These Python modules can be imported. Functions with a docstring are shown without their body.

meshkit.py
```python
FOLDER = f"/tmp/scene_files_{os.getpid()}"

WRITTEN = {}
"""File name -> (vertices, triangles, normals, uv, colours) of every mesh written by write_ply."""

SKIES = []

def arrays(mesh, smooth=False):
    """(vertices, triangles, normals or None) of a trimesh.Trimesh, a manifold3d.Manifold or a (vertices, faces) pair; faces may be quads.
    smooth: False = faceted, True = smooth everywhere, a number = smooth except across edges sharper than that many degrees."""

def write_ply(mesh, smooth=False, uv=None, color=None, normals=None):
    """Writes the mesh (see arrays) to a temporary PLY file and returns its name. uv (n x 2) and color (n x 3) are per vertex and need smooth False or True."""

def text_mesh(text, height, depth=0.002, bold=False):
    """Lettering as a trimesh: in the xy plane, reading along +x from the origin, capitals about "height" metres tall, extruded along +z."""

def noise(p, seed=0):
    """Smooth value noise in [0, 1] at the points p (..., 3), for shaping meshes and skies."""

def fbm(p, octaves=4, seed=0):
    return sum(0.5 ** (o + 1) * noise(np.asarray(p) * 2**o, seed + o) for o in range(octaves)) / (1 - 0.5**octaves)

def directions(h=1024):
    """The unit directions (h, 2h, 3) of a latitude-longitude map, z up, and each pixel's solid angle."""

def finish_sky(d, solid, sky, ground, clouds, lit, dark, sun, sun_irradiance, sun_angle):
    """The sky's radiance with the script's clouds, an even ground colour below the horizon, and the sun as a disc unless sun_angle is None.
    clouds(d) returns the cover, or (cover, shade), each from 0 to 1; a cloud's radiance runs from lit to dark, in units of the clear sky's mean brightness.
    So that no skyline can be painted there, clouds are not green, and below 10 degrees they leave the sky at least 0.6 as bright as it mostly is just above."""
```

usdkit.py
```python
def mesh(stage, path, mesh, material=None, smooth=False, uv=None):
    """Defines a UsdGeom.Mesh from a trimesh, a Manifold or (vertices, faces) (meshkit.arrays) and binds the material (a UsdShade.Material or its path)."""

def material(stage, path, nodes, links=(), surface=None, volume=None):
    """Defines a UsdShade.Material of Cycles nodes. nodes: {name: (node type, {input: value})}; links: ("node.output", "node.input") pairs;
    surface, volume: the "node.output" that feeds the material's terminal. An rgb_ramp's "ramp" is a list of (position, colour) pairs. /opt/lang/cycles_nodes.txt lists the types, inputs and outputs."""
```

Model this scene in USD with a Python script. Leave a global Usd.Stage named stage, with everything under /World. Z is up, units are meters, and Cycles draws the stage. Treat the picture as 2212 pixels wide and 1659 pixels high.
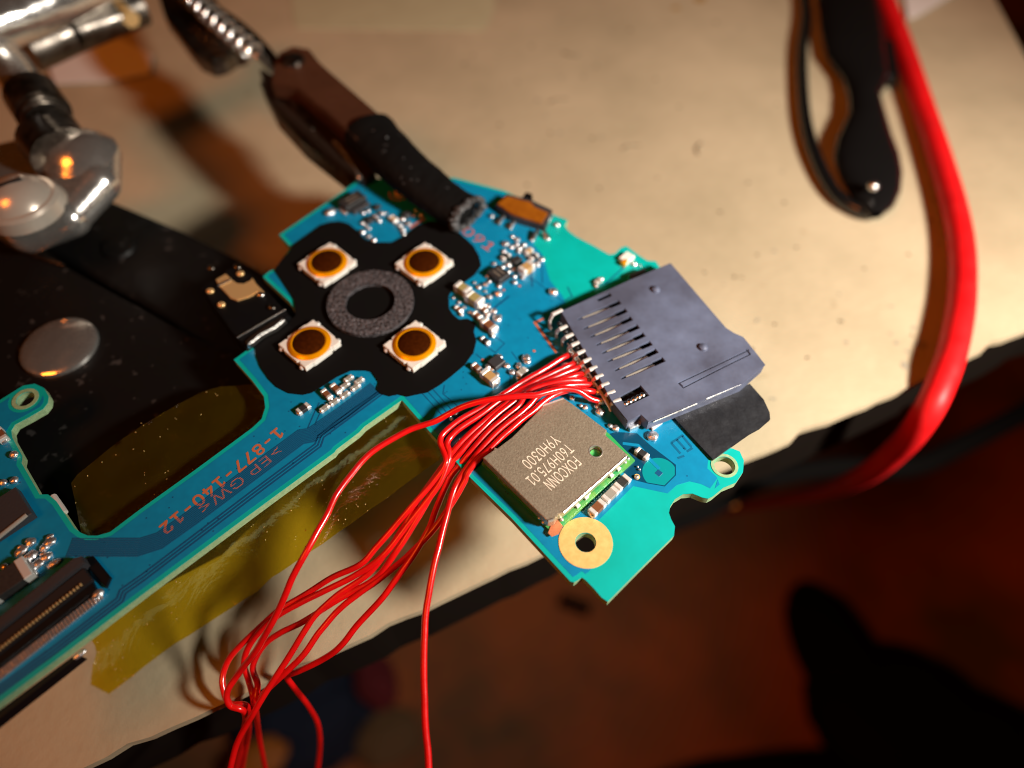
import math, random, numpy as np, trimesh, usdkit, meshkit
from pxr import Usd, UsdGeom, UsdLux, UsdShade, Gf, Sdf, Vt
from shapely.geometry import Polygon, LineString, Point, MultiPolygon
from shapely import affinity, union_all

rng = random.Random(7)
stage = Usd.Stage.CreateInMemory()
UsdGeom.SetStageUpAxis(stage, 'Z'); UsdGeom.SetStageMetersPerUnit(stage, 1.0)
UsdGeom.Xform.Define(stage, '/World')

# ------------------------------------------------------------------ camera
MM = 0.001
ZB = 16 * MM                       # top face of the circuit board above the bench (bench top is z = 0)
TILT, DIST = math.radians(35), 70 * MM
FW = np.array([0, math.sin(TILT), -math.cos(TILT)]); UP = np.array([0, math.cos(TILT), math.sin(TILT)]); RT = np.array([1.0, 0, 0])
EYE = np.array([0, 0, ZB]) - DIST * FW
cam = UsdGeom.Camera.Define(stage, '/World/camera')
cam.CreateHorizontalApertureAttr(36.0); cam.CreateFocalLengthAttr(36.0 * 1500 / 2212)
cam.CreateFStopAttr(36.0 * 1500 / 2212 / 1.95); cam.CreateFocusDistanceAttr(64 * MM)
cam.CreateClippingRangeAttr(Gf.Vec2f(0.002, 50))
cam.CreateExposureAttr(0.0)
M = Gf.Matrix4d(*RT, 0, *UP, 0, *(-FW), 0, *EYE, 1)
cam.AddTransformOp().Set(M)

def P(px, py, z):
    """point of the plane at height z seen at (px, py) of the photograph scaled to 2212 wide"""
    d = RT * (px - 1106) / 1500 + UP * (829.5 - py) / 1500 + FW
    return EYE + d * ((z - EYE[2]) / d[2])
def XY(pts, z): return [tuple(P(a, b, z)[:2]) for a, b in pts]
def PX(px, py, z): return P(px, py, z)[:2]

# ------------------------------------------------------------------ light
def sphere_lamp(name, pos, radius, strength, color, aim=None, cone=35.0):
    l = UsdLux.SphereLight.Define(stage, '/World/' + name)
    l.CreateRadiusAttr(radius); l.CreateIntensityAttr(strength); l.CreateColorAttr(Gf.Vec3f(*color)); l.CreateNormalizeAttr(False)
    l.AddTranslateOp().Set(Gf.Vec3d(*pos))
    if aim is not None:                      # a shaded work lamp: its cone is aimed, light shines along -z
        z = np.asarray(pos) - aim; z /= np.linalg.norm(z); x = np.cross((0, 0, 1.0), z); x /= np.linalg.norm(x); y = np.cross(z, x)
        l.ClearXformOpOrder()
        l.AddTransformOp().Set(Gf.Matrix4d(*x, 0, *y, 0, *z, 0, *map(float, pos), 1))
        sh = UsdLux.ShapingAPI.Apply(l.GetPrim()); sh.CreateShapingConeAngleAttr(cone); sh.CreateShapingConeSoftnessAttr(1.0)
KEY = np.array([0.105, -0.046, ZB + 0.077])
sphere_lamp('work_light', KEY, 0.0085, 690, (1.0, 0.93, 0.83), np.array([0.045, 0.020, 0.0]), 46.0)
sphere_lamp('room_lamp', (-0.42, -0.30, 0.72), 0.15, 10, (1.0, 0.22, 0.018))
dome = UsdLux.DomeLight.Define(stage, '/World/room_glow')
LK = '/World/Looks/'
UsdGeom.Scope.Define(stage, '/World/Looks')
room = usdkit.material(stage, LK + 'room_glow', {'b': ('background_shader', {'color': (1.0, 0.36, 0.10), 'strength': 0.007})}, surface='b.background')
UsdShade.MaterialBindingAPI.Apply(dome.GetPrim()).Bind(room)

# ------------------------------------------------------------------ materials
def mat(name, base, rough=0.5, metal=0.0, var=None, bump=None, coat=0.0, spec=0.5, rvar=None, coat_rough=0.1, specks=None):
    """principled; var=(scale, amount, second colour) mottles the colour, bump=(scale, distance), rvar=(scale, min, max) roughness"""
    n = {'p': ('principled_bsdf', {'base_color': base, 'roughness': rough, 'metallic': metal, 'coat_weight': coat, 'coat_roughness': coat_rough, 'specular_ior_level': spec}), 'g': ('geometry', {})}
    L = []
    if var:
        n['vn'] = ('noise_texture', {'scale': var[0], 'detail': 5, 'roughness': 0.6})
        n['vr'] = ('rgb_ramp', {'ramp': [(0.35, var[2]), (0.35 + var[1], base)]})
        L += [('g.position', 'vn.vector'), ('vn.fac', 'vr.fac'), ('vr.color', 'p.base_color')]
    if specks:                               # scale, threshold, colour of dust specks
        n['sn'] = ('noise_texture', {'scale': specks[0], 'detail': 2})
        n['sr'] = ('rgb_ramp', {'ramp': [(specks[1], base), (specks[1] + 0.06, specks[2])]})
        L += [('g.position', 'sn.vector'), ('sn.fac', 'sr.fac'), ('sr.color', 'p.base_color')]
    if rvar:
        n['rn'] = ('noise_texture', {'scale': rvar[0], 'detail': 4, 'roughness': 0.6})
        n['rm'] = ('map_range', {'from_min': 0.3, 'from_max': 0.7, 'to_min': rvar[1], 'to_max': rvar[2], 'clamp': True})
        L += [('g.position', 'rn.vector'), ('rn.fac', 'rm.value'), ('rm.result', 'p.roughness')]
    if bump:
        n['bn'] = ('noise_texture', {'scale': bump[0], 'detail': bump[2] if len(bump) > 2 else 3})
        n['bb'] = ('bump', {'distance': bump[1], 'strength': 1.0})
        L += [('g.position', 'bn.vector'), ('bn.fac', 'bb.height'), ('bb.normal', 'p.normal')]
    return usdkit.material(stage, LK + name, n, L, surface='p.BSDF')

MT = {}
def m_(name, *a, **k): MT[name] = mat(name, *a, **k)
m_('mask_blue', (0.002, 0.235, 0.435), 0.38, var=(900, 0.3, (0.002, 0.205, 0.39)), coat=0.25, coat_rough=0.25, bump=(9000, 0.000004))
m_('mask_blue_dark', (0.003, 0.12, 0.24), 0.4, coat=0.3, coat_rough=0.2)
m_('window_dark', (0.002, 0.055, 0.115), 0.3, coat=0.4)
m_('mask_groove', (0.003, 0.075, 0.19), 0.45, coat=0.2)
m_('mask_teal', (0.0, 0.45, 0.405), 0.4, var=(300, 0.3, (0.0, 0.40, 0.35)), coat=0.25, coat_rough=0.25)
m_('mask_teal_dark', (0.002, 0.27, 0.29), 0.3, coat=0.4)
m_('laminate', (0.33, 0.47, 0.26), 0.6, var=(3000, 0.3, (0.24, 0.38, 0.20)))
m_('black_film', (0.0030, 0.0026, 0.0024), 0.8, spec=0.12, bump=(6000, 0.000006))
m_('foam', (0.15, 0.135, 0.145), 0.6, var=(3600, 0.34, (0.006, 0.006, 0.007)), bump=(3000, 0.0003, 3), rvar=(3500, 0.2, 0.8))
m_('white_metal', (0.90, 0.87, 0.80), 0.45, 0.1, var=(1500, 0.3, (0.84, 0.80, 0.72)))
m_('amber_ring', (0.95, 0.36, 0.001), 0.24, 0.35, coat=0.25, spec=0.4)
m_('amber_dome', (0.060, 0.013, 0.0012), 0.22, coat=0.5, var=(2500, 0.35, (0.035, 0.007, 0.0008)), bump=(3000, 0.00002))
m_('gold', (0.95, 0.62, 0.22), 0.55, 0.25, var=(1800, 0.3, (0.85, 0.52, 0.17)))
m_('gold_bright', (0.92, 0.60, 0.26), 0.3, 0.55)
m_('hole_wall', (0.25, 0.12, 0.04), 0.6)
m_('solder', (0.90, 0.90, 0.91), 0.34, 0.92, bump=(4000, 0.00006))
m_('silver', (0.80, 0.79, 0.77), 0.28, 1.0, bump=(1500, 0.00004))
m_('tin_cap', (0.78, 0.76, 0.72), 0.42, 0.35)
m_('cap_tan', (0.46, 0.28, 0.11), 0.45)
m_('cap_olive', (0.34, 0.28, 0.11), 0.4)
m_('cap_brown', (0.20, 0.075, 0.03), 0.4)
m_('cap_grey', (0.30, 0.28, 0.24), 0.45)
m_('chip_black', (0.018, 0.017, 0.018), 0.55, bump=(5000, 0.00002), var=(3000, 0.3, (0.03, 0.028, 0.027)))
m_('chip_grey', (0.035, 0.034, 0.038), 0.5, bump=(5000, 0.00002))
m_('chip_mark', (0.16, 0.13, 0.10), 0.7)
m_('slot_steel', (0.155, 0.185, 0.285), 0.42, 0.15, var=(130, 0.34, (0.078, 0.084, 0.125)), rvar=(330, 0.35, 0.6), bump=(260, 0.00008))
m_('slot_dark', (0.012, 0.012, 0.014), 0.5)
m_('shield', (0.62, 0.53, 0.39), 0.34, 0.62, var=(5200, 0.3, (0.46, 0.38, 0.275)), bump=(5000, 0.00004, 2))
m_('shield_text', (0.80, 0.72, 0.58), 0.6)
m_('shield_edge', (0.85, 0.80, 0.72), 0.3, 0.8)
m_('module_green', (0.03, 0.36, 0.10), 0.4, coat=0.3, var=(700, 0.2, (0.16, 0.42, 0.07)))
m_('copper_tape', (0.75, 0.26, 0.12), 0.4, 0.3)
m_('silk_orange', (0.50, 0.13, 0.05), 0.6)
m_('silk_red', (0.50, 0.10, 0.06), 0.6)
m_('slide_brown', (0.34, 0.105, 0.006), 0.35, coat=0.3, var=(900, 0.3, (0.25, 0.07, 0.004)))
m_('black_plastic', (0.0045, 0.0045, 0.005), 0.4, bump=(800, 0.00003), spec=0.3)
m_('black_tape', (0.016, 0.017, 0.020), 0.33, var=(400, 0.3, (0.03, 0.032, 0.036)), bump=(700, 0.0002))
m_('wire_red', (0.82, 0.006, 0.006), 0.30, var=(420, 0.35, (0.62, 0.004, 0.005)), coat=0.5, spec=0.6, coat_rough=0.14, bump=(1500, 0.00002))
m_('cable_red', (0.74, 0.006, 0.008), 0.5, var=(160, 0.35, (0.60, 0.006, 0.008)), coat=0.0, bump=(300, 0.00008), rvar=(250, 0.36, 0.6), spec=0.35)
m_('chrome', (0.92, 0.89, 0.84), 0.13, 0.90, bump=(230, 0.00016), rvar=(400, 0.10, 0.26))
m_('nickel', (0.74, 0.66, 0.56), 0.24, 0.55, bump=(300, 0.00003))
m_('steel_dark', (0.16, 0.14, 0.12), 0.28, 1.0, rvar=(500, 0.2, 0.45), bump=(500, 0.0001))
m_('clip_steel', (0.15, 0.060, 0.030), 0.42, 0.45, rvar=(700, 0.3, 0.5), var=(120, 0.4, (0.11, 0.043, 0.022)))
m_('clip_dark', (0.05, 0.032, 0.022), 0.4, 0.6, rvar=(700, 0.25, 0.5))
m_('iron_black', (0.0040, 0.0036, 0.0034), 0.5, bump=(500, 0.00008), spec=0.25, specks=(750, 0.66, (0.04, 0.036, 0.034)))
m_('rubber_black', (0.0035, 0.0032, 0.0030), 0.7, bump=(900, 0.00012), spec=0.15, specks=(1100, 0.70, (0.05, 0.05, 0.05)))
m_('rubber_burnt', (0.09, 0.088, 0.09), 0.4, bump=(1600, 0.0005), var=(900, 0.3, (0.015, 0.015, 0.015)))
m_('boot_black', (0.006, 0.0055, 0.0055), 0.22, bump=(200, 0.0002), coat=0.3)
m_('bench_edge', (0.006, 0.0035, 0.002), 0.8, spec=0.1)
m_('floor_red', (0.50, 0.120, 0.026), 0.8, var=(6, 0.26, (0.13, 0.075, 0.030)), bump=(40, 0.002))
m_('cloth_blue', (0.012, 0.017, 0.04), 0.9, bump=(60, 0.004))
m_('cloth_red', (0.16, 0.012, 0.016), 0.9)
m_('dark_matter', (0.005, 0.004, 0.0035), 0.9, spec=0.1)
m_('paper', (0.74, 0.70, 0.66), 0.8)
m_('lead_white', (0.86, 0.84, 0.80), 0.4, 0.3)
m_('amber_spark', (0.62, 0.47, 0.17), 0.28, 0.5)
m_('crumb', (0.16, 0.12, 0.07), 0.7)
m_('orange_plastic', (0.55, 0.16, 0.015), 0.5)
m_('tan_stuff', (0.16, 0.09, 0.035), 0.8)
m_('stripe_grey', (0.50, 0.46, 0.29), 0.55, var=(150, 0.4, (0.46, 0.42, 0.26)))
m_('stain_brown', (0.36, 0.22, 0.075), 0.6)
m_('solder_spot', (0.30, 0.26, 0.19), 0.6)

def bench_material():
    n = {'g': ('geometry', {}), 'p': ('principled_bsdf', {'roughness': 0.5, 'specular_ior_level': 0.35}),
         'a': ('noise_texture', {'scale': 38, 'detail': 6, 'roughness': 0.62}), 'ar': ('rgb_ramp', {'ramp': [(0.30, (0.385, 0.315, 0.20)), (0.62, (0.50, 0.405, 0.265))]}),
         'b': ('noise_texture', {'scale': 260, 'detail': 3, 'roughness': 0.5}), 'br': ('rgb_ramp', {'ramp': [(0.70, (1, 1, 1)), (0.80, (0.70, 0.66, 0.60))]}),
         'm': ('mix', {'mix_type': 'multiply', 'fac': 1.0}),
         'c': ('noise_texture', {'scale': 700, 'detail': 3}), 'bb': ('bump', {'distance': 0.00012, 'strength': 0.6})}
    L = [('g.position', 'a.vector'), ('a.fac', 'ar.fac'), ('g.position', 'b.vector'), ('b.fac', 'br.fac'), ('ar.color', 'm.color1'), ('br.color', 'm.color2'),
         ('m.color', 'p.base_color'), ('g.position', 'c.vector'), ('c.fac', 'bb.height'), ('bb.normal', 'p.normal')]
    return usdkit.material(stage, LK + 'bench_top', n, L, surface='p.BSDF')
MT['bench'] = bench_material()

def tape_material():
    """amber polyimide film: tinted see-through, some yellow scatter, glossy wrinkled face"""
    n = {'g': ('geometry', {}), 't': ('transparent_bsdf', {'color': (0.98, 0.78, 0.035)}), 'd': ('translucent_bsdf', {'color': (0.95, 0.72, 0.03)}),
         'df': ('diffuse_bsdf', {'color': (0.34, 0.23, 0.012)}),
         's': ('glossy_bsdf', {'color': (1, 0.93, 0.8), 'roughness': 0.16}), 'a': ('noise_texture', {'scale': 4200, 'detail': 2}),
         'w': ('noise_texture', {'scale': 180, 'detail': 4, 'distortion': 0.8}), 'ad': ('math', {'math_type': 'multiply_add', 'value2': 0.03}),
         'bb': ('bump', {'distance': 0.0006, 'strength': 1.0}), 'f': ('fresnel', {'IOR': 1.6}),
         'm0': ('mix_closure', {'fac': 0.5}), 'm1': ('mix_closure', {'fac': 0.17}), 'm2': ('mix_closure', {'fac': 0.14}),
         'fm': ('math', {'math_type': 'multiply_add', 'value2': 1.2, 'value3': 0.07})}
    L = [('g.position', 'a.vector'), ('g.position', 'w.vector'), ('a.fac', 'ad.value1'), ('w.fac', 'ad.value3'), ('ad.value', 'bb.height'), ('bb.normal', 's.normal'),
         ('bb.normal', 'f.normal'), ('df.BSDF', 'm0.closure1'), ('d.BSDF', 'm0.closure2'), ('t.BSDF', 'm1.closure1'), ('m0.closure', 'm1.closure2'),
         ('f.fac', 'fm.value1'), ('fm.value', 'm2.fac'), ('m1.closure', 'm2.closure1'), ('s.BSDF', 'm2.closure2')]
    L = [x for x in L if x[1] != 'f.normal']
    return usdkit.material(stage, LK + 'amber_film', n, L, surface='m2.closure')
MT['amber_film'] = tape_material()

# ------------------------------------------------------------------ scene helpers
used = {}
def numbered(parent, name):
    k = (parent, name); used[k] = used.get(k, -1) + 1
    return name if used[k] == 0 else f'{name}_{used[k]:03d}'
def tag(prim, label=None, cat=None, group=None, kind=None):
    for k, v in (('label', label), ('category', cat), ('group', group), ('kind', kind)):
        if v: prim.SetCustomDataByKey(k, v)
    return prim
def obj(name, mesh, m, parent=None, smooth=30, **t):
    base = str(parent.GetPath()) if parent else '/World'
    p = usdkit.mesh(stage, f'{base}/{numbered(base, name)}', mesh, MT[m], smooth=smooth).GetPrim()
    return tag(p, **t)
def thing(name, label, cat, group=None, kind=None):
    p = UsdGeom.Xform.Define(stage, f"/World/{numbered('/World', name)}").GetPrim()
    return tag(p, label, cat, group, kind)

def cat(ms): return trimesh.util.concatenate(ms)
def polys(g): return [x for x in (g.geoms if hasattr(g, 'geoms') else [g]) if isinstance(x, Polygon) and x.area > 1e-12]
def ext(shape, z0, z1):
    """prism between two heights; shape is a shapely shape or points"""
    if isinstance(shape, list): shape = Polygon(shape)
    if not shape.is_valid: shape = shape.buffer(0)
    out = []
    for g in polys(shape):
        q = affinity.scale(g, 1000, 1000, origin=(0, 0))
        e = trimesh.creation.extrude_polygon(q, (z1 - z0) * 1000, engine='earcut')
        e.apply_scale(0.001); e.apply_translation((0, 0, z0)); out.append(e)
    return cat(out)
def cham(shape, z0, z1, c):
    """prism with a chamfered top edge (stepless for any outline: ring of quads between outline and its inset)"""
    if isinstance(shape, list): shape = Polygon(shape)
    low = ext(shape, z0, z1 - c)
    ins = shape.buffer(-c, join_style=2)
    if ins.is_empty: return low
    steps = [ext(shape.buffer(-c * (1 - math.cos(a)), join_style=2), z1 - c + c * math.sin(a) - c * 0.34, z1 - c + c * math.sin(a)) for a in (math.pi / 6, math.pi / 3, math.pi / 2)]
    return cat([low] + steps)
def hullm(pts): return trimesh.PointCloud(np.asarray(pts)).convex_hull
def rot2(a): return np.array([[math.cos(a), -math.sin(a)], [math.sin(a), math.cos(a)]])
def box_m(cx, cy, a, l, w, z0, z1, c=0.00004):
    """box of length l along angle a with chamfered top"""
    R = rot2(a); pts = []
    for sx in (-1, 1):
        for sy in (-1, 1):
            for x, y, z in ((l / 2, w / 2, z0), (l / 2, w / 2, z1 - c), (l / 2 - c, w / 2 - c, z1)):
                q = R @ (sx * x, sy * y); pts.append((cx + q[0], cy + q[1], z))
    return hullm(pts)
def spline(pts, n=12):
    """Catmull-Rom (centripetal enough for these) through points of any dimension"""
    p = np.asarray(pts, float); p = np.vstack([2 * p[0] - p[1], p, 2 * p[-1] - p[-2]]); out = []
    for i in range(1, len(p) - 2):
        for t in np.linspace(0, 1, n, endpoint=False):
            a, b, c, d = p[i - 1:i + 3]
            out.append(0.5 * (2 * b + (c - a) * t + (2 * a - 5 * b + 4 * c - d) * t * t + (3 * b - a - 3 * c + d) * t ** 3))
    return np.array(out + [p[-2]])
def tube(path, r, n=12, sq=1.0):
    """tube along 3-D points, radius scalar or per point, sq flattens it along the second frame axis"""
    path = np.asarray(path, float); r = np.broadcast_to(np.asarray(r, float), len(path))
    t = np.gradient(path, axis=0); t /= np.linalg.norm(t, axis=1)[:, None]
    u = np.cross(t[0], (0, 0, 1.0)); u = u / np.linalg.norm(u) if np.linalg.norm(u) > 1e-6 else np.array([1.0, 0, 0])
    V, F = [], []
    for i in range(len(path)):
        u = u - t[i] * (u @ t[i]); u /= np.linalg.norm(u); w = np.cross(t[i], u)
        for k in range(n):
            a = 2 * math.pi * k / n
            V.append(path[i] + r[i] * (math.cos(a) * u + sq * math.sin(a) * w))
    for i in range(len(path) - 1):
        for k in range(n):
            a, b = i * n + k, i * n + (k + 1) % n
            F += [[a, b, b + n], [a, b + n, a + n]]
    V += [path[0], path[-1]]; e = (len(path) - 1) * n
    for k in range(n):
        F += [[len(V) - 2, (k + 1) % n, k], [len(V) - 1, e + k, e + (k + 1) % n]]
    return trimesh.Trimesh(np.array(V), np.array(F), process=False)
def blob(c, rx, ry, rz, sub=2, jit=0.0, a=0.0):
    s = trimesh.creation.icosphere(sub)
    v = s.vertices.copy()
    if jit: v *= (1 + jit * (meshkit.fbm(v * 2.3 + np.array(c) * 9000 + 20, 3) - 0.5))[:, None]
    v = v * (rx, ry, rz); v[:, :2] = v[:, :2] @ rot2(a).T
    return trimesh.Trimesh(v + np.asarray(c), s.faces, process=False)
def disc_poly(c, rx, ry=None, a=0.0, n=40):
    t = np.linspace(0, 2 * math.pi, n, endpoint=False); R = rot2(a)
    return Polygon([tuple(np.asarray(c) + R @ (rx * math.cos(x), (ry or rx) * math.sin(x))) for x in t])
def lathe(c, prof, n=32):
    """revolve (r, z) profile about the vertical through c"""
    V, F = [], []
    for r, z in prof:
        for k in range(n):
            a = 2 * math.pi * k / n; V.append((c[0] + r * math.cos(a), c[1] + r * math.sin(a), z))
    for i in range(len(prof) - 1):
        for k in range(n):
            a, b = i * n + k, i * n + (k + 1) % n
            F += [[a, b, b + n], [a, b + n, a + n]]
    return trimesh.Trimesh(np.array(V), np.array(F), process=False)
def rounded(pts, r): 
    g = Polygon(pts) if isinstance(pts, list) else pts
    return g.buffer(-r).buffer(2 * r).buffer(-r)
def line(pts, w, cap=2, join=2): return LineString(pts).buffer(w / 2, cap_style=cap, join_style=join)

# ------------------------------------------------------------------ the setting
floor = ext([(-1.6, -1.6), (1.6, -1.6), (1.6, 1.6), (-1.6, 1.6)], -0.42, -0.40)
obj('floor', floor, 'floor_red', kind='structure', label='dark reddish brown floor below the bench edge')

bench = thing('workbench', 'cream topped workbench lying blurred under the circuit board', 'table')
be = [P(2212 + 900, 710 - 420, 0)[:2], P(2212, 710, 0)[:2], P(1600, 985, 0)[:2], P(950, 1290, 0)[:2], P(180, 1659, 0)[:2], P(-900, 2190, 0)[:2]]
e0, e1 = P(2212, 716, 0)[:2], P(180, 1659, 0)[:2]
ed = (e0 - e1) / np.linalg.norm(e0 - e1); en = np.array([-ed[1], ed[0]])
front = []
g = np.random.default_rng(3)
for s in np.linspace(-0.30, 0.36, 331):
    q = e1 + ed * s
    chip = 0.0012 * (meshkit.fbm(np.array([[s * 160, 0.3, 0.2]]), 4, 5)[0] - 0.5) + 0.004 * max(0, meshkit.noise(np.array([[s * 260, 4.1, 0.2]]), 2)[0] - 0.74)
    front.append(tuple(q + en * chip))
r0, r1 = P(2146, 0, 0)[:2], P(2216, 132, 0)[:2]
rd = (r0 - r1) / np.linalg.norm(r0 - r1)
far_r = r1 + rd * 0.35
ci = e0 + ed * 0.045
top_poly = Polygon([tuple(p) for p in front if (np.array(p) - ci) @ ed < 0] + [tuple(ci), tuple(r1 + np.array([0.0004, 0.0])), tuple(far_r), (-0.45, far_r[1]), (-0.45, -0.15)]).buffer(0)
obj('top_board', ext(top_poly, -0.0012, 0.0), 'bench', bench)
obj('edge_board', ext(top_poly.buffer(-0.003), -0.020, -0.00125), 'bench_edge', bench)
for pts in ([(628, -60), (632, 40), (640, 62), (1046, 66), (1066, 20), (1070, -60)],):
    obj('grey_stripe', ext(XY(pts, 0), 0.00002, 0.00012), 'stripe_grey', bench, label='grey green printed stripe at the back of the bench')
for px, py, r, mt in [(1512, -2, 24, 'stain_brown'), (1460, 18, 14, 'stain_brown'), (1866, 226, 9, 'stain_brown'), (1075, 312, 6, 'solder_spot'), (1600, 62, 6, 'solder_spot'), (1322, 68, 6, 'solder_spot'),
                      (1990, 745, 14, 'solder_spot'), (1955, 790, 10, 'solder_spot'), (1138, 325, 4, 'solder_spot'), (1690, 372, 4, 'solder_spot'), (1210, 288, 6, 'solder_spot'), (1480, 640, 5, 'solder_spot')]:
    c = PX(px, py, 0); q = disc_poly(c, r / 15.5 * MM, r / 15.5 * 0.8 * MM, rng.random() * 3, 14)
    obj('stain', ext(q, 0.00002, 0.00006), mt, bench)

for k in range(46):
    px, py = rng.uniform(700, 2100), rng.uniform(20, 900)
    if 985 - (px - 1600) * .45 < py + 30 or px < 1000 and py > 200: continue
    r = rng.uniform(1.5, 4.5) / 15 * MM
    obj('stain', ext(disc_poly(PX(px, py, 0), r * rng.uniform(1, 2.4), r, rng.random() * 3, 12), 0.00002, 0.00005), 'solder_spot', bench)

crumbs = []
for k in range(70):
    px, py = rng.uniform(640, 2050), rng.uniform(10, 860)
    if 985 - (px - 1600) * .45 < py + 30 or px < 1000 and py > 150: continue
    c = P(px, py, .0001); crumbs.append(blob(c, rng.uniform(.00012, .00035), rng.uniform(.00012, .0003), .00015, 1, .6, rng.random() * 3))
for k in range(4):
    px, py = rng.uniform(1100, 1600), rng.uniform(60, 330); c = P(px, py, .0002); a_ = rng.random() * 3
    t_ = np.array((math.cos(a_), math.sin(a_), 0)); n_ = np.array((-math.sin(a_), math.cos(a_), 0))
    crumbs.append(tube(spline([c - t_ * .0016, c + n_ * .0004, c + t_ * .0018 - n_ * .0003], 5), .00010, 6))
obj('crumbs', cat(crumbs), 'crumb', label='tiny dark crumbs and clippings scattered on the bench top', kind='stuff')

# things below the bench edge
def heap(cx, cy, z, rx, ry, rz, a, jit=0.5, sub=4): return blob(P(cx, cy, z), rx, ry, rz, sub, jit, a)
ZF = -0.40
cb = thing('cloth_bundle', 'dark blue cloth with a red patch on the floor below the bench edge', 'cloth')
obj('cloth', heap(660, 1540, ZF + 0.012, 0.042, 0.036, 0.03, 0.5), 'cloth_blue', cb)
obj('patch', heap(812, 1470, ZF + 0.035, 0.012, 0.017, 0.010, 0.6), 'cloth_red', cb)
obj('dark_bundle', cat([heap(1815, 1420, ZF + 0.01, 0.026, 0.050, 0.02, 0.30, .12), heap(1960, 1560, ZF + 0.012, 0.06, 0.045, 0.02, -0.3, .12), heap(2120, 1660, ZF + 0.012, 0.10, 0.045, 0.02, -0.40, .12), heap(1680, 1800, ZF + 0.01, 0.12, 0.04, 0.02, 0.1, .12)]), 'dark_matter',
    label='black bundle lying in the dark on the floor at the lower right', cat='bundle')
obj('dark_scrap', tube(spline([P(a, b, ZF + 0.01) for a, b in ((1215, 1296), (1240, 1305), (1275, 1318))], 6), 0.0045, 8), 'dark_matter', label='small black scrap on the red floor just left of the board tip', cat='scrap')
obj('tan_scrap', heap(835, 1590, ZF + 0.012, 0.020, 0.016, 0.006, 0.4), 'tan_stuff', label='tan scrap on the floor between the blue cloth and the hanging red wire', cat='scrap')
obj('tan_scrap', heap(560, 1640, ZF + 0.05, 0.014, 0.010, 0.006, 0.4), 'orange_plastic', label='orange brown scrap at the bottom beside the tangled red wires', cat='scrap')
obj('orange_bead', blob(P(1582, 1085, -0.10), 0.0016, 0.0016, 0.0012), 'orange_plastic', label='small orange bead glowing below the hole in the board edge', cat='bead')
obj('black_cord', tube(spline([P(a, b, -0.09) for a, b in ((1180, 1180), (1340, 1160), (1500, 1110), (1640, 1040), (1800, 1010), (1960, 1010), (2080, 960), (2300, 840), (2500, 700))], 8), 0.0028, 10), 'dark_matter', label='black cord hanging in the dark behind the lower end of the thick red cable', cat='cord')

def paper(name, pts, z, label):
    q = Polygon(XY(pts, z)); obj(name, ext(q, z, z + 0.00015), 'paper', label=label, cat='paper')
paper('paper_scrap', [(108, 150), (160, 105), (260, 85), (330, 120), (325, 160), (230, 178), (120, 182)], 0.0005, 'white paper scrap on the bench right of the chrome clamp')
paper('paper_scrap', [(1950, -40), (1960, 40), (1975, 40), (2060, -10), (2100, -60)], 0.0005, 'white paper scrap at the back of the bench beside the thick red cable')

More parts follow.
